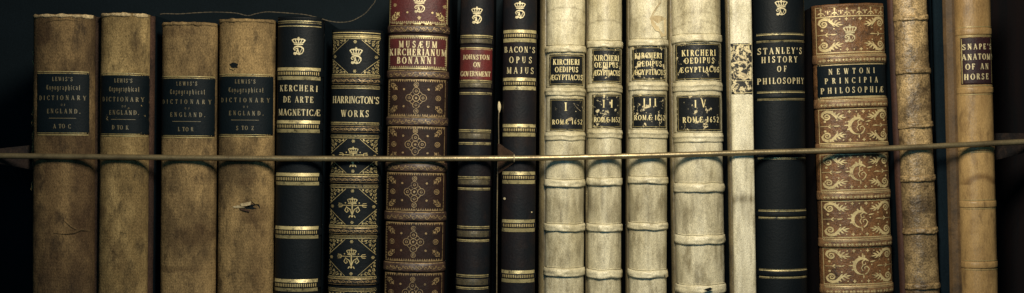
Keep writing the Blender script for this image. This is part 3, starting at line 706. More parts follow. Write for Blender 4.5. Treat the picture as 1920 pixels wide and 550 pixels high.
k = Ink(); k.hline(b7.U(770, 105), b7.U(803, 105), 106, .9); b7.lay(k, 'gilt_underline', M['gilt_cream'], l7, .5)
for i, (a, c) in enumerate(((149, 219), (237.5, 304.5), (324, 395.5), (417, 490), (512, 585))):
    k = Ink(); mid = (a + c) / 2; W = W7 - 1
    k.hline(-W, W, a + .8, 1.2); k.tri_row(-W, W, a + 1.5, 4, 4.2); k.hline(-W, W, c - .8, 1.2); k.tri_row(-W, W, c - 1.5, -4, 4.2)
    k.stroke([(-W + .5, a), (-W + .5, c)], 1); k.tri_col(-W + 1, a + 3, c - 3, 3, 4.5); k.stroke([(W - .5, a), (W - .5, c)], .8)
    b7.lay(k, 'gilt_rule', M['gilt_copper'])
    k = Ink()
    for dx, dy in ((0, -13), (13, 0), (0, 13), (-13, 0)):
        k.ring(dx, mid + dy, 6.4, 1.0); k.ring(dx, mid + dy, 2.0, 1.0)
    k.ring(0, mid, 6.2, 1.1); k.disc(0, mid, 2.4)
    for an in (45, 135, 225, 315):
        a_ = math.radians(an); cxn, cyn = 13 * math.cos(a_), 13 * math.sin(a_)
        k.arc(0, mid, 13.5, 13.5, an - 24, an + 24, 1.0, 8)
    b7.lay(k, 'knot_ornament', M['gilt_copper'])
    k = Ink()
    for dy in (-25, 25):
        if abs(dy) < (c - a) / 2: k.ring(0, mid + dy, 4.2, 1.1); k.ring(0, mid + dy, 1.7, 1.2)
    for du in (-1, 1):
        k.ring(du * 41, mid, 4.4, 1.2); k.ring(du * 41, mid, 1.8, 1.4)
        for dr in (-1, 1): k.disc(du * 23, mid + dr * 16, 2.1); k.spray(du * (W - 5), mid + dr * 28, -du, -dr, 1.05)
    b7.lay(k, 'small_tooling', M['gilt_copper'])
for bd in bands7:
    k = Ink(); n = 9; W = W7
    for i in range(n):
        u = -W + (i + .5) * 2 * W / n; k.spiral(u, bd[0] + 1.5, 3.8, .6, 180 if i % 2 else 0, 1.2, 1.1, 14); k.stroke([(u + 3, bd[0] + 3), (u + 7, bd[0] - 1), (u + 10, bd[0] + 2)], .9)
        k.leaf(u + 5, bd[0] - 1, -40, 4, 1.4)
    k.hline(-W, W, bd[0] - bd[1] + 1.5, 1); b7.lay(k, 'band_tooling', M['gilt_copper'])

# ---- 8 : narrow black with red label
bands8 = [(78, 6, 2.4), (161, 6, 2.4), (257, 7, 2.4), (343.5, 7, 2.4), (440.5, 7.5, 2.4), (530, 7.5, 2.4)]
b8 = Book('leather_book', (863, 926), (854, 917), -60, b=27, p=2.0, bands=bands8, spine=M['brown_black'], seed=8, dent=.3, label='narrow black leather book with a small red title label')
W8 = b8.w - 1.5
M['gilt_mid'] = gold('tarnished_gilt_band', srgb(200, 184, 132), srgb(40, 36, 28), .48, .66, 160, .3)
M['maroon2'] = mk('red_label_leather', srgb(98, 36, 35), srgb(70, 29, 29), rough=.5, spec=.35, big=40, fine=(1000, .4), bump=(420, .4))
l8 = b8.patch(-W8, W8, 91, 151, 'title_label', M['maroon2'])
for (a, t0, t1, e) in ((66, 74, 83, 89), (150, 156, 166, 173), (243, 250, 262, 267), (331, 338, 348, 352), (424, 434, 446, 449), (515, 524, 536, 538)):
    k = Ink(); k.hline(-W8, W8, a + 1, 1.8); k.hline(-W8, W8, a + 4.2, 1.0); k.hline(-W8, W8, e + 1.2, 1.9); k.hline(-W8, W8, e + 4, .9)
    b8.lay(k, 'gilt_band', M['gilt_mid']); k = Ink(); k.teeth(-W8 + 1, W8 - 1, t0 + 1, t1 - 2, 2.3, .45); k.hline(-W8, W8, t0, .6); b8.lay(k, 'comb_tooling', M['gilt_dull'])
crest(b8, 894.5, 14, 21, 12, 29, 18, 16.5)
title(b8, [('JOHNSTON', 868.5, 918, 103, 112), ('ON', 888, 901, 117, 126.5), ('GOVERNMENT', 864, 920, 134, 143.5)], parent=l8, bold=1.05)

# ---- 9 : brown black, gold band pairs
bands9 = [(67, 6, 2.6), (156, 6, 2.6), (243.5, 6, 2.6), (333.5, 6, 2.6), (424, 6, 2.6), (518.5, 6, 2.6)]
b9 = Book('leather_book', (944, 1006), (938, 1004), -60, b=27, p=2.0, bands=bands9, spine=M['brown_black'], seed=9, dent=.3, label='narrow brown-black leather book with paired gold bands, beside the cream vellum books')
for r in (56.5, 146, 233, 322, 412, 507): combband(b9, r, r + 6, r + 16, r + 23, b9.w - 1.5, 2.4)
crest(b9, 975, 4, 21, 12, 20, 18, 16)
title(b9, [("BACON'S", 946, 1003, 88, 99), ('OPUS', 955, 997, 107, 119), ('MAJUS', 950, 1001, 126.5, 138.5)])
k = Ink(); k.disc(b9.U(946, 373), 373, 2.3); k.disc(b9.U(997, 398), 398, 1.5); b9.lay(k, 'pale_speck', M['torn'])

# ================================================================ vellum set I-IV
VST = srgb(108, 98, 74)
def vellum(nm, a=srgb(218, 210, 180), b=srgb(180, 170, 136), c=srgb(128, 117, 88)):
    return mk(nm, a, b, c, rough=.42, spec=.5, big=13, bigc=(.38, .62), stretch=(1.6, 1.6, .8), fine=(1000, .5), bump=(200, .45), bump2=(28, .18), stain=VST)
CH = srgb(204, 190, 150)
def vlabel(nm, lo, loc): return mk(nm, srgb(13, 18, 22), srgb(18, 21, 24), rough=.5, spec=.3, big=40, fine=(900, .3), bump=(400, .4), chips=(CH, 170, lo, lo + .03, loc))
def vgilt(nm, lo, loc): return mk(nm, srgb(236, 222, 170), srgb(200, 184, 130), rough=.45, spec=.4, metal=.0, big=60, fine=(1200, .3), chips=(CH, 170, lo, lo + .03, loc))
def vstain_shade(seed, extra=()):
    def f(u, r):
        n = noise.noise(Vector((u * .05, r * .012, seed))); n2 = noise.noise(Vector((u * .18, r * .02, seed + 9)))
        n4 = noise.noise(Vector((u * .35, r * .03, seed + 20)))
        v = .34 * max(0, n) + .30 * max(0, n2) + .12 * max(0, n4)
        v += .38 * math.exp(-((r - 395 - 6 * math.sin(u * .1)) / 22) ** 2) * (.6 + .5 * n)
        v += (.12 + .2 * n2 + .1 * n4) * min(1, max(0, (r - 280) / 60))  # lower half darker: falling light and mottling both put into the stain
        for (r0, wd, k) in extra: v += k * math.exp(-((r - r0 - .006 * u * u) / wd) ** 2)
        return v
    return f
VG = 'vellum volumes of one set'
wv = lambda a, s_: (lambda u: a * noise.noise(Vector((u * .05, s_, 0))) * 2)
VS = [
 dict(sp=((1025, 1097), (1021, 1095)), lext=12, bands=[92, 172.5, 256, 344.5, 427.5, 511], hh=[7, 8, 8.5, 7.5, 7.5, 8.5], l1=(1030, 1094, 103, 160), l2=(1031, 1094.5, 186, 245), y=0, chip=.64,
      t1=[('KIRCHERI', 1037, 1087, 111.5, 122), ('OEDIPUS', 1041, 1084, 126, 136), ('ÆGYPTIACUS', 1030.5, 1093, 140.5, 150.5)], t2=[('I', 1058, 1067, 192.5, 208), ('ROMÆ 1652', 1035, 1092, 224.5, 233.5)],
      lbl='cream vellum volume with black labels, numbered I', ex=((14, 1.5, .5), (38, 1.3, .45))),
 dict(sp=((1103, 1166), (1101, 1165)), lext=4, bands=[83, 165.5, 251, 341.5, 427.5, 515], hh=[7, 8, 9, 7.5, 7.5, 8.5], l1=(1110, 1164, 92, 155), l2=(1110, 1164, 178, 240), y=2, chip=.565,
      t1=[('KIRCHERI', 1113.5, 1161, 104, 114.5), ('OEDIPUS', 1115, 1159, 117, 127), ('ÆGYPTIACUS', 1111.5, 1163, 132, 142)], t2=[('II', 1130, 1149, 187.5, 202), ('ROMÆ 1652', 1113, 1163, 220, 229.5)],
      lbl='narrow cream vellum volume with chipped black labels, numbered II', ex=((38, 1.6, .5), (300, 20, .15))),
 dict(sp=((1181, 1251), (1178, 1251)), lext=5, bands=[80, 161.5, 251.5, 338.5, 425, 514.5], hh=[7, 8.5, 8.5, 7, 7, 7.5], l1=(1185, 1248, 88, 151), l2=(1185, 1248.5, 178, 240), y=1, chip=.565,
      t1=[('KIRCHERI', 1190, 1241, 99.5, 110), ('OEDIPUS', 1195, 1240.5, 115, 125), ('ÆGYPTIACUS', 1186.5, 1248, 131, 141)], t2=[('III', 1206, 1231, 185, 199), ('ROMÆ 1652', 1188.5, 1247, 216, 225.5)],
      lbl='cream vellum volume with flaking black labels and torn top, numbered III', ex=((30, 2, .2),)),
 dict(sp=((1260, 1352), (1269, 1359)), lext=7, bands=[72, 162.5, 258.5, 352.5, 450, 543], hh=[8, 9.5, 9.5, 9, 9, 9], l1=(1266, 1350, 82, 150), l2=(1269, 1351, 180, 246), y=-3, chip=.61,
      t1=[('KIRCHERI', 1277.5, 1342, 94, 105.5), ('OEDIPUS', 1283, 1339, 108.5, 119.5), ('ÆGYPTIACUS', 1272.5, 1348.5, 126, 136)], t2=[('IV', 1302, 1323, 188, 202), ('ROMÆ 1652', 1279.5, 1347.5, 219.5, 230)],
      lbl='widest cream vellum volume with black labels, numbered IV', ex=((22, 1.3, .4), (40, 1.5, .5), (78 - 20, 1.2, .2), (330, 8, .15))),
]
for i, q in enumerate(VS):
    M['v%d' % i] = vellum('vellum_%s' % ('one', 'two', 'three', 'four')[i]); M['vb%d' % i] = vellum('vellum_shaded_joint_%s' % ('one', 'two', 'three', 'four')[i], srgb(122, 110, 80), srgb(90, 80, 58), srgb(66, 58, 44))  # joints a darker vellum: gap shade and hinge dirt put into colour
    nb = len(q['bands'])
    bands = [(r, q['hh'][j], 5.4 if j < 3 else 5.8, 'd' if j in (1, 2) else 'r', wv(.9, r + i * 50)) for j, r in enumerate(q['bands'])]
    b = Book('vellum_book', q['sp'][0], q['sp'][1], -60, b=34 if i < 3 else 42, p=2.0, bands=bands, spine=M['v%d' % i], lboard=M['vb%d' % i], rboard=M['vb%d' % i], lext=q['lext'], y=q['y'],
             stain=vstain_shade(i * 3 + 1, q['ex']), seed=10 + i, dent=.9, label=q['lbl'], group=VG)
    q['b'] = b
    loc = (i * .31 + .7, .2, i * .17 + .4)
    ml = vlabel('chipped_black_label', q['chip'], loc); mg = vgilt('chipped_gilt', q['chip'] + .02, loc); M['vg%d' % i] = mg
    for (l, t) in ((q['l1'], q['t1']), (q['l2'], q['t2'])):
        rc = (l[2] + l[3]) / 2; ua, ub = b.U(l[0], rc), min(b.U(l[1], rc), b.w - 1.5)
        lb = b.patch(ua, ub, l[2], l[3], 'title_label' if l is q['l1'] else 'volume_label', ml, None, .3, .8)
        title(b, t, 'vg%d' % i, lb, .9, .55)
        k = Ink()
        for r in (l[2] - 1.6, l[3] + 1.6, l[2] + 2.2, l[3] - 2.2): k.hline(ua + .8, ub - .8, r, .7)
        for u in (ua + 1.8, ub - 1.8): k.stroke([(u, l[2] + 2), (u, l[3] - 2)], .7)
        b.lay(k, 'gilt_rule', M['gilt_line'], None, .5)
    # thread-like ridge beside each band
    for j, bd in enumerate(bands):
        rr = bd[0] - bd[1] - 1.2
        P = [(u * S, (b.Y(u, rr) + .1) * S, (BASE - rr - bd[4](u)) * S) for u in [(-1 + 2 * t / 24) * (b.w - .7) for t in range(25)]]
        v, f = tube_vf(P, .75 * S, 6); mesh_obj('band_ridge', v, f, M['v%d' % i], b.e)
bI, bII, bIII, bIV = [q['b'] for q in VS]
# torn vellum at the top of volume III, chip at its lowest band
M['raw'] = mk('raw_vellum_tear', srgb(206, 190, 150), srgb(160, 140, 104), rough=.8, big=60, stretch=(6, 6, 1), fine=(900, .4))
flap(bIII, [(1219, 34), (1228, 30), (1240, 30), (1249, 33), (1249, 66), (1240, 70), (1236, 60), (1229, 58), (1222, 48)], 'torn_flap', M['raw'], [.3, .6, .8, .6, .9, 1.6, 1.2, .8, .4])
flap(bIII, [(1247, 506), (1252, 511), (1253, 520), (1248, 522), (1245, 515)], 'torn_flap', M['torn'], [1, 3, 3, 3, 2])
flap(bIII, [(1218, 35), (1230, 14), (1238, 3), (1240, 4), (1232, 16), (1220, 38)], 'torn_edge', M['torn'], [.2, .8, .8, .8, .8, .2])
flap(bIV, [(1318, 541), (1330, 537), (1336, 540), (1326, 544)], 'hole', M['hole'], [7] * 4)
flap(bI, [(1075, 193.5), (1084, 197), (1092, 200), (1094, 208), (1088, 208), (1082, 203)], 'label_tear', M['torn'], [.4] * 6)
flap(bI, [(1060, 226), (1066, 222), (1072, 220), (1075, 223), (1070, 227), (1065, 226.5)], 'label_tear', M['torn'], [.4] * 6)

# ---- 14 : plain vellum, badly chipped label
M['v14'] = vellum('smooth_vellum', srgb(222, 215, 188), srgb(204, 196, 165), srgb(178, 170, 138)); M['vb14'] = vellum('smooth_vellum_shaded_joint', srgb(112, 100, 72), srgb(84, 74, 54), srgb(62, 54, 42))  # joint vellum darkened too, shade of the gap put into its colour
b14 = Book('vellum_book', (1368, 1409), (1376, 1418), -60, b=9, p=3.2, spine=M['v14'], lboard=M['vb14'], lext=6, seed=14, dent=.5, stain=vstain_shade(41, ((372, 8, .5), (25, 1.5, .15))), label='slim plain vellum book without raised bands, its label almost worn away', y=-2)
ml = mk('worn_black_label', srgb(30, 32, 32), srgb(46, 44, 38), rough=.55, spec=.3, big=40, fine=(900, .3), bump=(300, .5), chips=(CH, 190, .51, .54, (.5, 0, .3)))
l14 = b14.patch(b14.U(1371, 130), b14.U(1410, 130), 82, 177, 'title_label', ml, None, .3, 1.0)
M['vg14'] = vgilt('chipped_gilt', .53, (.5, 0, .3))
k = Ink(); k.text('NICRI', b14.U(1374, 90), b14.U(1407, 90), 86, 95, .9) if False else None
k = Ink()
for r in (84.5, 152, 174.5): k.hline(-b14.w + 5, b14.w - 1, r, .8)
for (x, r) in ((1376, 90), (1383, 91), (1391, 89), (1399, 92), (1404, 89)): k.stroke([(b14.U(x, r), r - 3), (b14.U(x, r), r + 4)], 1.6)
b14.lay(k, 'lettering', M['vg14'], l14, .5)
flap(b14, [(1375, 108), (1386, 103), (1396, 108), (1404, 114), (1409, 121), (1398, 121), (1386, 117), (1377, 113)], 'label_tear', M['torn'], [.4] * 8)
flap(b14, [(1374, 138), (1384, 134), (1398, 139), (1404, 147), (1396, 151), (1384, 146), (1376, 147)], 'label_tear', M['torn'], [.4] * 7)

# ---- 15 : navy black, thin gold rules
b15 = Book('leather_book', (1413, 1508), (1419, 1514), -60, b=36, p=2.05, bands=[(71, 5, 2.4), (180, 5, 2.4), (290.5, 5, 2.4), (402, 5, 2.4), (513.5, 5.5, 2.4)], spine=M['navy'], y=2, seed=15, dent=.25, label='plain blue-black leather book with thin gold rules and four-line english title')
k = Ink(); W = b15.w - 3
for r in (65, 76.5, 173.5, 185.5, 284.5, 296.5, 396, 408, 507.5, 520): k.hline(-W, W, r, 1.7); k.hline(-W, W, r + (2.2 if r in (76.5, 185.5, 296.5, 408, 520) else -2.2), .5)
b15.lay(k, 'gilt_rule', M['gilt_band'])
crest(b15, 1464.5, 0, 23, 13, 15.5, 19, 14)
title(b15, [("STANLEY'S", 1419.5, 1503, 89.5, 101.5), ('HISTORY', 1427, 1494.5, 106, 117.5), ('OF', 1457, 1474.5, 124, 135), ('PHILOSOPHY', 1418.5, 1507, 146, 157.5)])
k = Ink(); k.stroke([(b15.w - 2.2, -20), (b15.w - 2.2, 62)], .9, 3); b15.lay(k, 'edge_rule', M['gilt_line'])

# ---- 16 : mottled tan calf with acanthus tooling
bands16 = [(109, 9.5, 5), (193, 9.5, 5), (277, 9.5, 5), (366, 9.5, 5), (455, 9.5, 5), (543, 9.5, 5)]
M['calf'] = mk('mottled_tan_calf', srgb(124, 88, 55), srgb(90, 63, 40), srgb(46, 35, 27), rough=.45, spec=.4, big=30, fine=(850, .7), bump=(280, .9), bump2=(60, .15))
M['calf_band'] = mk('scuffed_calf_band', srgb(136, 104, 70), srgb(90, 66, 46), srgb(52, 38, 30), rough=.5, spec=.4, big=60, fine=(700, .5), bump=(260, .7))
M['gilt_tan'] = gold('gilt_on_calf', srgb(214, 194, 142), srgb(110, 80, 52), .54, .68, 300, .2)
b16 = Book('leather_book', (1523, 1657), (1540, 1673), 6, b=38, p=2.2, bands=bands16, board=M['brown_black'], y=4, spine=M['calf'], bandmat=M['calf_band'], seed=16, dent=.6, label='wide mottled tan calf book with gold leaf scrolls and a black title label')  # boards dark rather than calf: shade of the gap put into colour
W = b16.w - 3
l16 = b16.patch(-W, W + 1.5, 119.5, 182, 'title_label', M['label'], None, .3)
title(b16, [('NEWTONI', 1553, 1640, 127.5, 138), ('PRINCIPIA', 1546, 1645, 145, 155.5), ('PHILOSOPHIÆ', 1538, 1656, 163, 174)], 'gilt_cream', l16)
panels16 = [(30, 97), (204, 267), (289, 355), (376.5, 444), (465, 532)]
k = Ink()
for r in (11.5, 29.5, 117.5, 120.5, 181, 183): k.hline(-W, W, r, 1.2)
for a, c in panels16: k.hline(-W, W, a, 1.2); k.hline(-W, W, c + .5, 1.5); k.dots(-W, W, c + 2.8, .6, 2.4)
for u in (-W + .4, W - .4): k.stroke([(u, 12), (u, 97)], .8); [k.stroke([(u, a), (u, c)], .8) for a, c in panels16[1:]]
b16.lay(k, 'gilt_rule', M['gilt_tan'])
for i, (a, c) in enumerate(panels16):
    k = Ink(); mid = (a + c) / 2
    for du in (-1, 1):
        for dr in (-1, 1): k = Ink(); k.acanthus(-du * (W - 2), (a + 2) if dr > 0 else (c - 2), du, dr, 1.12); b16.lay(k, 'corner_scroll', M['gilt_tan'])
    k = Ink()
    for du in (-1, 1):
        e = du * (W - 2); k.stroke([(e, mid), (e - du * 32, mid + 1 * du)], lambda t: .9)
        k.leaf(e - du * 12, mid, 90 + du * 50, 6, 2); k.leaf(e - du * 12, mid, -90 - du * 50, 6, 2); k.leaf(e - du * 22, mid, 180 if du > 0 else 0, 9, 2.4)
        k.disc(e - du * 7, mid - 9, 2.1); k.disc(e - du * 7, mid + 9, 2.1); k.disc(e - du * 27, mid - 11, 1.4); k.disc(e - du * 27, mid + 11, 1.4)
        for r in (a + 5, c - 5): k.fourdot(du * 13, r, 3.6); k.disc(du * 25, r, 1.3); k.disc(0, r, 1.3)
    b16.lay(k, 'small_tooling', M['gilt_tan'])
    if i == 0:
        crest(b16, 1593, 47, 25, 14, 64, 20, 15, 'gilt_cream'); k = Ink()
        for j in range(11):
            u = -W + 8 + j * (2 * W - 16) / 10; r = 20.5
            if j % 2 == 0: k.stroke([(u, r - 6), (u, r + 6)], 1.2); k.leaf(u, r + 1, 150, 6, 2.4); k.leaf(u, r + 1, 30, 6, 2.4); k.disc(u, r + 6, 1.6); k.fourdot(u, r - 5, 2.6)
            else: k.leaf(u, r + 5, -90, 8, 2.4); k.disc(u - 3.4, r - 1, 1.2); k.disc(u + 3.4, r - 1, 1.2)
            k.disc(u + (2 * W - 16) / 20, r + 6, 1.0)
        b16.lay(k, 'frieze_tooling', M['gilt_tan'])
    else:
        k = Ink()
        P = [(2 + 15 * math.cos(math.radians(t)), mid + 1 + 15 * math.sin(math.radians(t))) for t in range(-40, -290, -12)]
        k.stroke(P, lambda t: 1.4 + 5.0 * math.sin(math.pi * min(1, t * 1.1)) ** .8)
        for t in (-75, -105, -150, -195): k.leaf(2 + 16.5 * math.cos(math.radians(t)), mid + 1 + 16.5 * math.sin(math.radians(t)), t - 15, 5, 3.4)
        k.stroke([(2 + 15 * math.cos(math.radians(-290)), mid + 16), (12, mid + 12), (15, mid + 6), (11, mid + 1), (6, mid + 3), (7, mid + 7)], lambda t: 2.6 - 1.3 * t)
        k.stroke([(14, mid - 9), (8, mid - 12), (2, mid - 8), (3, mid - 2), (8, mid - 2), (8, mid - 6)], lambda t: 2.4 - 1.2 * t)
        k.stroke([(4, mid - 2), (0, mid + 4), (3, mid + 10)], 1.4)
        k.leaf(-15, mid - 1, 180, 9, 2.6); k.leaf(17, mid - 7, -10, 11, 2.8); k.leaf(3, mid - 16, -90, 8, 3.4); k.leaf(4, mid + 17, 90, 7, 2.6); k.disc(20, mid - 2, 1.4); k.disc(-20, mid - 7, 1.2)
        b16.lay(k, 'crescent_ornament', M['gilt_tan'])
for bd in bands16:
    k = Ink(); k.hline(-W, W, bd[0] - 6.5, .9); k.hline(-W, W, bd[0] - 4, .6); n = 10
    for i in range(n):
        u = -W + (i + .5) * 2 * W / n; k.fourdot(u - 2.5, bd[0] + 3, 2.6); k.disc(u + 3, bd[0] + 3, 1.5, 7); k.ring(u + 3, bd[0] + 3, 2.6, .6)
    b16.lay(k, 'band_tooling', M['gilt_tan'])

# ---- 17 : rough mottled vellum with red edge
M['rough'] = mk('rough_worn_vellum', srgb(176, 150, 106), srgb(96, 78, 53), srgb(36, 30, 25), rough=.4, spec=.5, big=30, bigc=(.4, .6), fine=(700, .75), bump=(260, .9), bump2=(60, .45), stain=srgb(74, 62, 46))
M['redboard'] = mk('red_brown_board', srgb(74, 48, 38), srgb(50, 36, 32), rough=.6, spec=.25, big=20, fine=(800, .35))
def st17(u, r): return .35 * max(0, noise.noise(Vector((u * .08, r * .03, 2)))) + .25 * (r > 290) + .2 * math.exp(-((r - 470) / 40) ** 2)
b17 = Book('vellum_book', (1677, 1738), (1699, 1761), -60, b=26, p=2.1, bands=[(33, 5.5, 4.5, 'r', wv(1.2, 1)), (132, 6, 4.5, 'r', wv(1.2, 2)), (234, 6, 4.5, 'r', wv(1.2, 3)), (335, 6, 4.5, 'r', wv(1.2, 4)), (433, 6, 4.5, 'r', wv(1.2, 5)), (537, 6, 4.5, 'r', wv(1.2, 6))],
           spine=M['rough'], lboard=M['redboard'], rboard=M['redboard'], lext=8, seed=17, dent=1.2, stain=st17, label='untitled book in rough wrinkled tan vellum with a red-brown left cover edge')
# ---- dark book standing further back in the gap
b18 = Book('leather_book', (1748, 1774), (1764, 1784), -60, b=6, p=2.4, spine=M['board'], y=40, depth=290, seed=18, dent=.4, label='thin black book set back in the gap between the rough and the yellow vellum books')
# ---- 19 : honey tan calf
M['honey'] = mk('honey_vellum', srgb(172, 142, 94), srgb(138, 110, 70), srgb(98, 76, 50), rough=.4, spec=.4, big=14, stretch=(2, 2, .7), fine=(800, .3), bump=(200, .35), bump2=(30, .15), stain=srgb(104, 78, 48))
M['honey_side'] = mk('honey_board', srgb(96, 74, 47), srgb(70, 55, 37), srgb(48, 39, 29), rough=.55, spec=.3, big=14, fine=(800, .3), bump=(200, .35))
def st19(u, r):
    v = .2 * max(0, noise.noise(Vector((u * .06, r * .02, 8))))
    q = math.hypot(u / 34, (r - 352) / 26)
    if r < 348: v += .8 * math.exp(-((q - .8) / .22) ** 2)
    if u > 24: v += .35
    return v
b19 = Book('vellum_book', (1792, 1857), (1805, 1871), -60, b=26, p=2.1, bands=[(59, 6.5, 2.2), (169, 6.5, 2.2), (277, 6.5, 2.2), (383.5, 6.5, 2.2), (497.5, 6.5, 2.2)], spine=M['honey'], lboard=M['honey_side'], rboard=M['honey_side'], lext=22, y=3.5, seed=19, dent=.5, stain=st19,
           label='honey-coloured vellum book with a small dark maroon label, rightmost on the shelf')
M['label19'] = mk('dark_maroon_label', srgb(48, 26, 28), srgb(36, 24, 28), rough=.5, spec=.3, big=40, fine=(900, .3), bump=(400, .4), chips=(srgb(186, 156, 110), 150, .66, .69))
l19 = b19.patch(b19.U(1800, 115), b19.U(1859.5, 115), 70, 158, 'title_label', M['label19'], None, .3, .8)
title(b19, [("SNAPE'S", 1803, 1858, 82, 92.5), ('ANATOMY', 1801, 1861, 101, 112), ('OF AN', 1810, 1853, 119, 130), ('HORSE', 1807, 1853, 138, 149)], 'gilt_cream', l19, 1.1)
k = Ink(); W = b19.w - 2
for r in (50, 66.5, 68.5, 160.5, 177, 271, 285, 375, 391.5, 489, 506): k.hline(-W, W, r, .9)
k.stroke([(b19.U(1800, 115) + 1.4, 72), (b19.U(1800, 115) + 1.4, 156)], 1.2); k.stroke([(b19.U(1859, 115) - 1.2, 72), (b19.U(1859, 115) - 1.2, 156)], 1.2)
b19.lay(k, 'gilt_rule', M['gilt_line'])

# ================================================================ brass rail with its brackets, hanging cord
M['brass'] = mk('aged_brass', srgb(156, 142, 108), srgb(112, 100, 76), rough=.36, spec=.5, metal=.65, big=40, fine=(700, .25), bump=(500, .2))
rod = [(-40, 292), (60, 293), (200, 294.5), (340, 296), (520, 297.5), (740, 298), (980, 297), (1150, 293.5), (1300, 289.5), (1420, 286), (1520, 283.5), (1640, 279.5), (1760, 274), (1860, 269), (1960, 264)]
ry = -40.6; kf = (D + 27 + ry) / D
def cr(P, n=6):
    out = []
    for i in range(len(P) - 1):
        p0, p1, p2, p3 = P[max(0, i - 1)], P[i], P[i + 1], P[min(len(P) - 1, i + 2)]
        for j in range(n):
            t = j / n; out.append(tuple(.5 * (2 * b_ + (c - a) * t + (2 * a - 5 * b_ + 4 * c - d) * t * t + (3 * b_ - a - 3 * c + d) * t ** 3) for a, b_, c, d in zip(p0, p1, p2, p3)))
    out.append(P[-1]); return out
RP = [(WX(960 + (x - 960) * kf), ry * S, WZ(275 + (r - 275) * kf)) for x, r in cr(rod)]
v, f = tube_vf(RP, 5.2 * S, 20); tag(mesh_obj('brass_rail', v, f, M['brass']), 'slim dull brass rail running across in front of all the book spines', 'rail')
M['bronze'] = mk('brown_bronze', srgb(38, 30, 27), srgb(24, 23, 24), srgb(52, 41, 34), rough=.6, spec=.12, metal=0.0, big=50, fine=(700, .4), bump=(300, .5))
M['bronze_lit'] = mk('red_brown_bronze_lit', srgb(80, 60, 46), srgb(58, 45, 37), srgb(96, 74, 56), rough=.5, spec=.4, big=50, fine=(700, .4), bump=(300, .5))  # lighter bronze for the middle blade: light on it put into colour
M['wire'] = mk('tarnished_wire', srgb(110, 98, 74), srgb(70, 62, 48), rough=.5, spec=.3, big=60)
M['pale_metal'] = mk('worn_pale_metal', srgb(190, 180, 148), srgb(140, 126, 94), rough=.45, spec=.5, metal=.4, big=60)
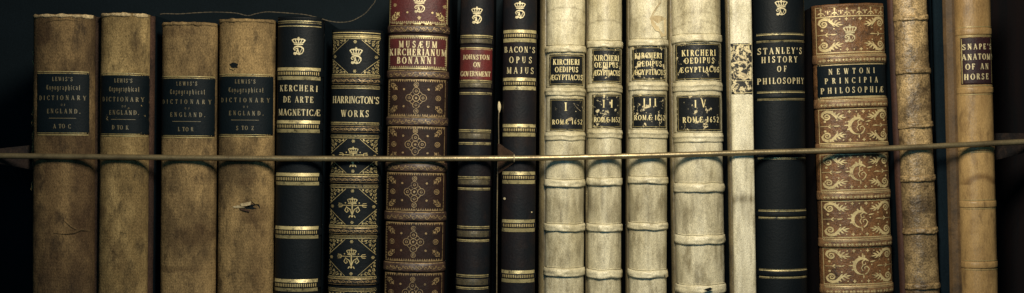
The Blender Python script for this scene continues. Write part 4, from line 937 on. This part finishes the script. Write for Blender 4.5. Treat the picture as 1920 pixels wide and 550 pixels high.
def bracket(nm, front, back, label, clip=True, wide=29, nar=10, upright=None):
    """tapering blade from the rail (front x,row) back into the case (back x,y,row)"""
    e = bpy.data.objects.new(nm, None); COL.objects.link(e); e.location = (WX(front[0]), ry * S, WZ(front[1])); tag(e, label, 'bracket', 'brackets carrying the brass rail')
    o = Vector(e.location)
    fx, fr = front; bx, by, br = back; th = 1.1
    A = Vector((WX(fx), (ry + 3) * S, WZ(fr))); B = Vector((WX(bx), by * S, WZ(br)))
    d = (B - A); side = Vector((-d.y, d.x, 0)).normalized() * th * S
    V = []; n = 10
    for i in range(n + 1):
        t = i / n; c = A + d * t; h = (nar + (wide - nar) * t ** .9) * S
        for sg in (-1, 1):
            for sd in (-1, 1): V.append(c + side * sd + Vector((0, 0, sg * h)) - o)
    F = []
    for i in range(n):
        a = 4 * i; b_ = a + 4
        F += [(a, a + 1, b_ + 1, b_), (a + 2, b_ + 2, b_ + 3, a + 3), (a, b_, b_ + 2, a + 2), (a + 1, a + 3, b_ + 3, b_ + 1)]
    F += [(0, 2, 3, 1), (4 * n, 4 * n + 1, 4 * n + 3, 4 * n + 2)]
    mesh_obj('blade', V, F, M['bronze_lit'] if upright else M['bronze'], e, False)
    P = [(math.cos(t * math.pi / 9) * 0 + 0, math.sin(t * math.pi / 9) * 6.0 * S, math.cos(t * math.pi / 9) * 6.0 * S) for t in range(18)]; P.append(P[0])
    v, f = tube_vf(P, 1.3 * S, 8); mesh_obj('rail_clip', v, f, M['pale_metal'], e)
    if upright:
        v, f = tube_vf([(Vector((WX(x), y_ * S, WZ(r))) - o) for x, y_, r in upright[0]], upright[1], 8); mesh_obj('upright_wire', v, f, M['wire'], e)
        tip = upright[0][0]; V = []; F = []
        for i in range(9):
            t = i / 8; h = (.4 + 2.9 * math.sin(math.pi * min(1, t * .85 + .12)) ** 1.2)
            for k_ in range(8): a = k_ * math.pi / 4; V.append(Vector((WX(tip[0] + h * math.cos(a) + .6 * math.sin(t * 3)), (tip[1] + h * .5 * math.sin(a)) * S, WZ(tip[2] - 2 + 22 * t))) - o)
        for i in range(8):
            for k_ in range(8): F.append((i * 8 + k_, i * 8 + (k_ + 1) % 8, (i + 1) * 8 + (k_ + 1) % 8, (i + 1) * 8 + k_))
        F.append(tuple(range(8))[::-1]); F.append(tuple(64 + k_ for k_ in range(8)))
        mesh_obj('pointed_tip', V, F, M['torn'], e)
    return e
def rx(x): return 960 + (x - 960) * kf
bracket('rail_bracket', (rx(964), 297.5 - .5), (934, -6, 298), 'brown bracket with pointed upright wire between the two narrow dark books', wide=29, nar=8,
        upright=([(935.5, -6, 192), (934.5, -6, 230), (935, -6, 268), (932.5, -5, 330), (931.5, -4, 430), (931, -3, 560), (930, -2, 688)], 1.0 * S))
bracket('rail_bracket', (rx(-14), 292.5), (57, 40, 297), 'brown bracket at the left end of the brass rail', wide=27, nar=12)
bracket('rail_bracket', (rx(1950), 265), (1873, 60, 279), 'brown bracket at the right end of the brass rail', wide=30, nar=14)
M['cord'] = mk('pale_twisted_thread', srgb(92, 84, 68), srgb(60, 56, 48), rough=.8, big=80, fine=(1500, .6))
cord = [(296, 25), (305, 24), (330, 24.5), (360, 22.5), (390, 21), (420, 21.5), (440, 23), (460, 27.5), (475, 24), (495, 20.5), (520, 21.5), (545, 23.5), (570, 26), (595, 32), (615, 38), (635, 40.5), (655, 38.5), (670, 32), (684, 23), (695, 10), (702, 0), (708, -30)]
CP = cr(cord, 10); parts = []
for ph in (0, math.pi):
    parts.append(tube_vf([(WX(x) + .55 * S * math.cos(i * .9 + ph), (-12 + 4 * math.sin(i * .02)) * S + .55 * S * math.sin(i * .9 + ph), WZ(r) + .55 * S * math.sin(i * .9 + ph)) for i, (x, r) in enumerate(CP)], .55 * S, 5))
v, f = merge(parts); tag(mesh_obj('hanging_cord', v, f, M['cord']), 'thin pale twisted cord sagging over the tops of the brown cloth volumes', 'cord')
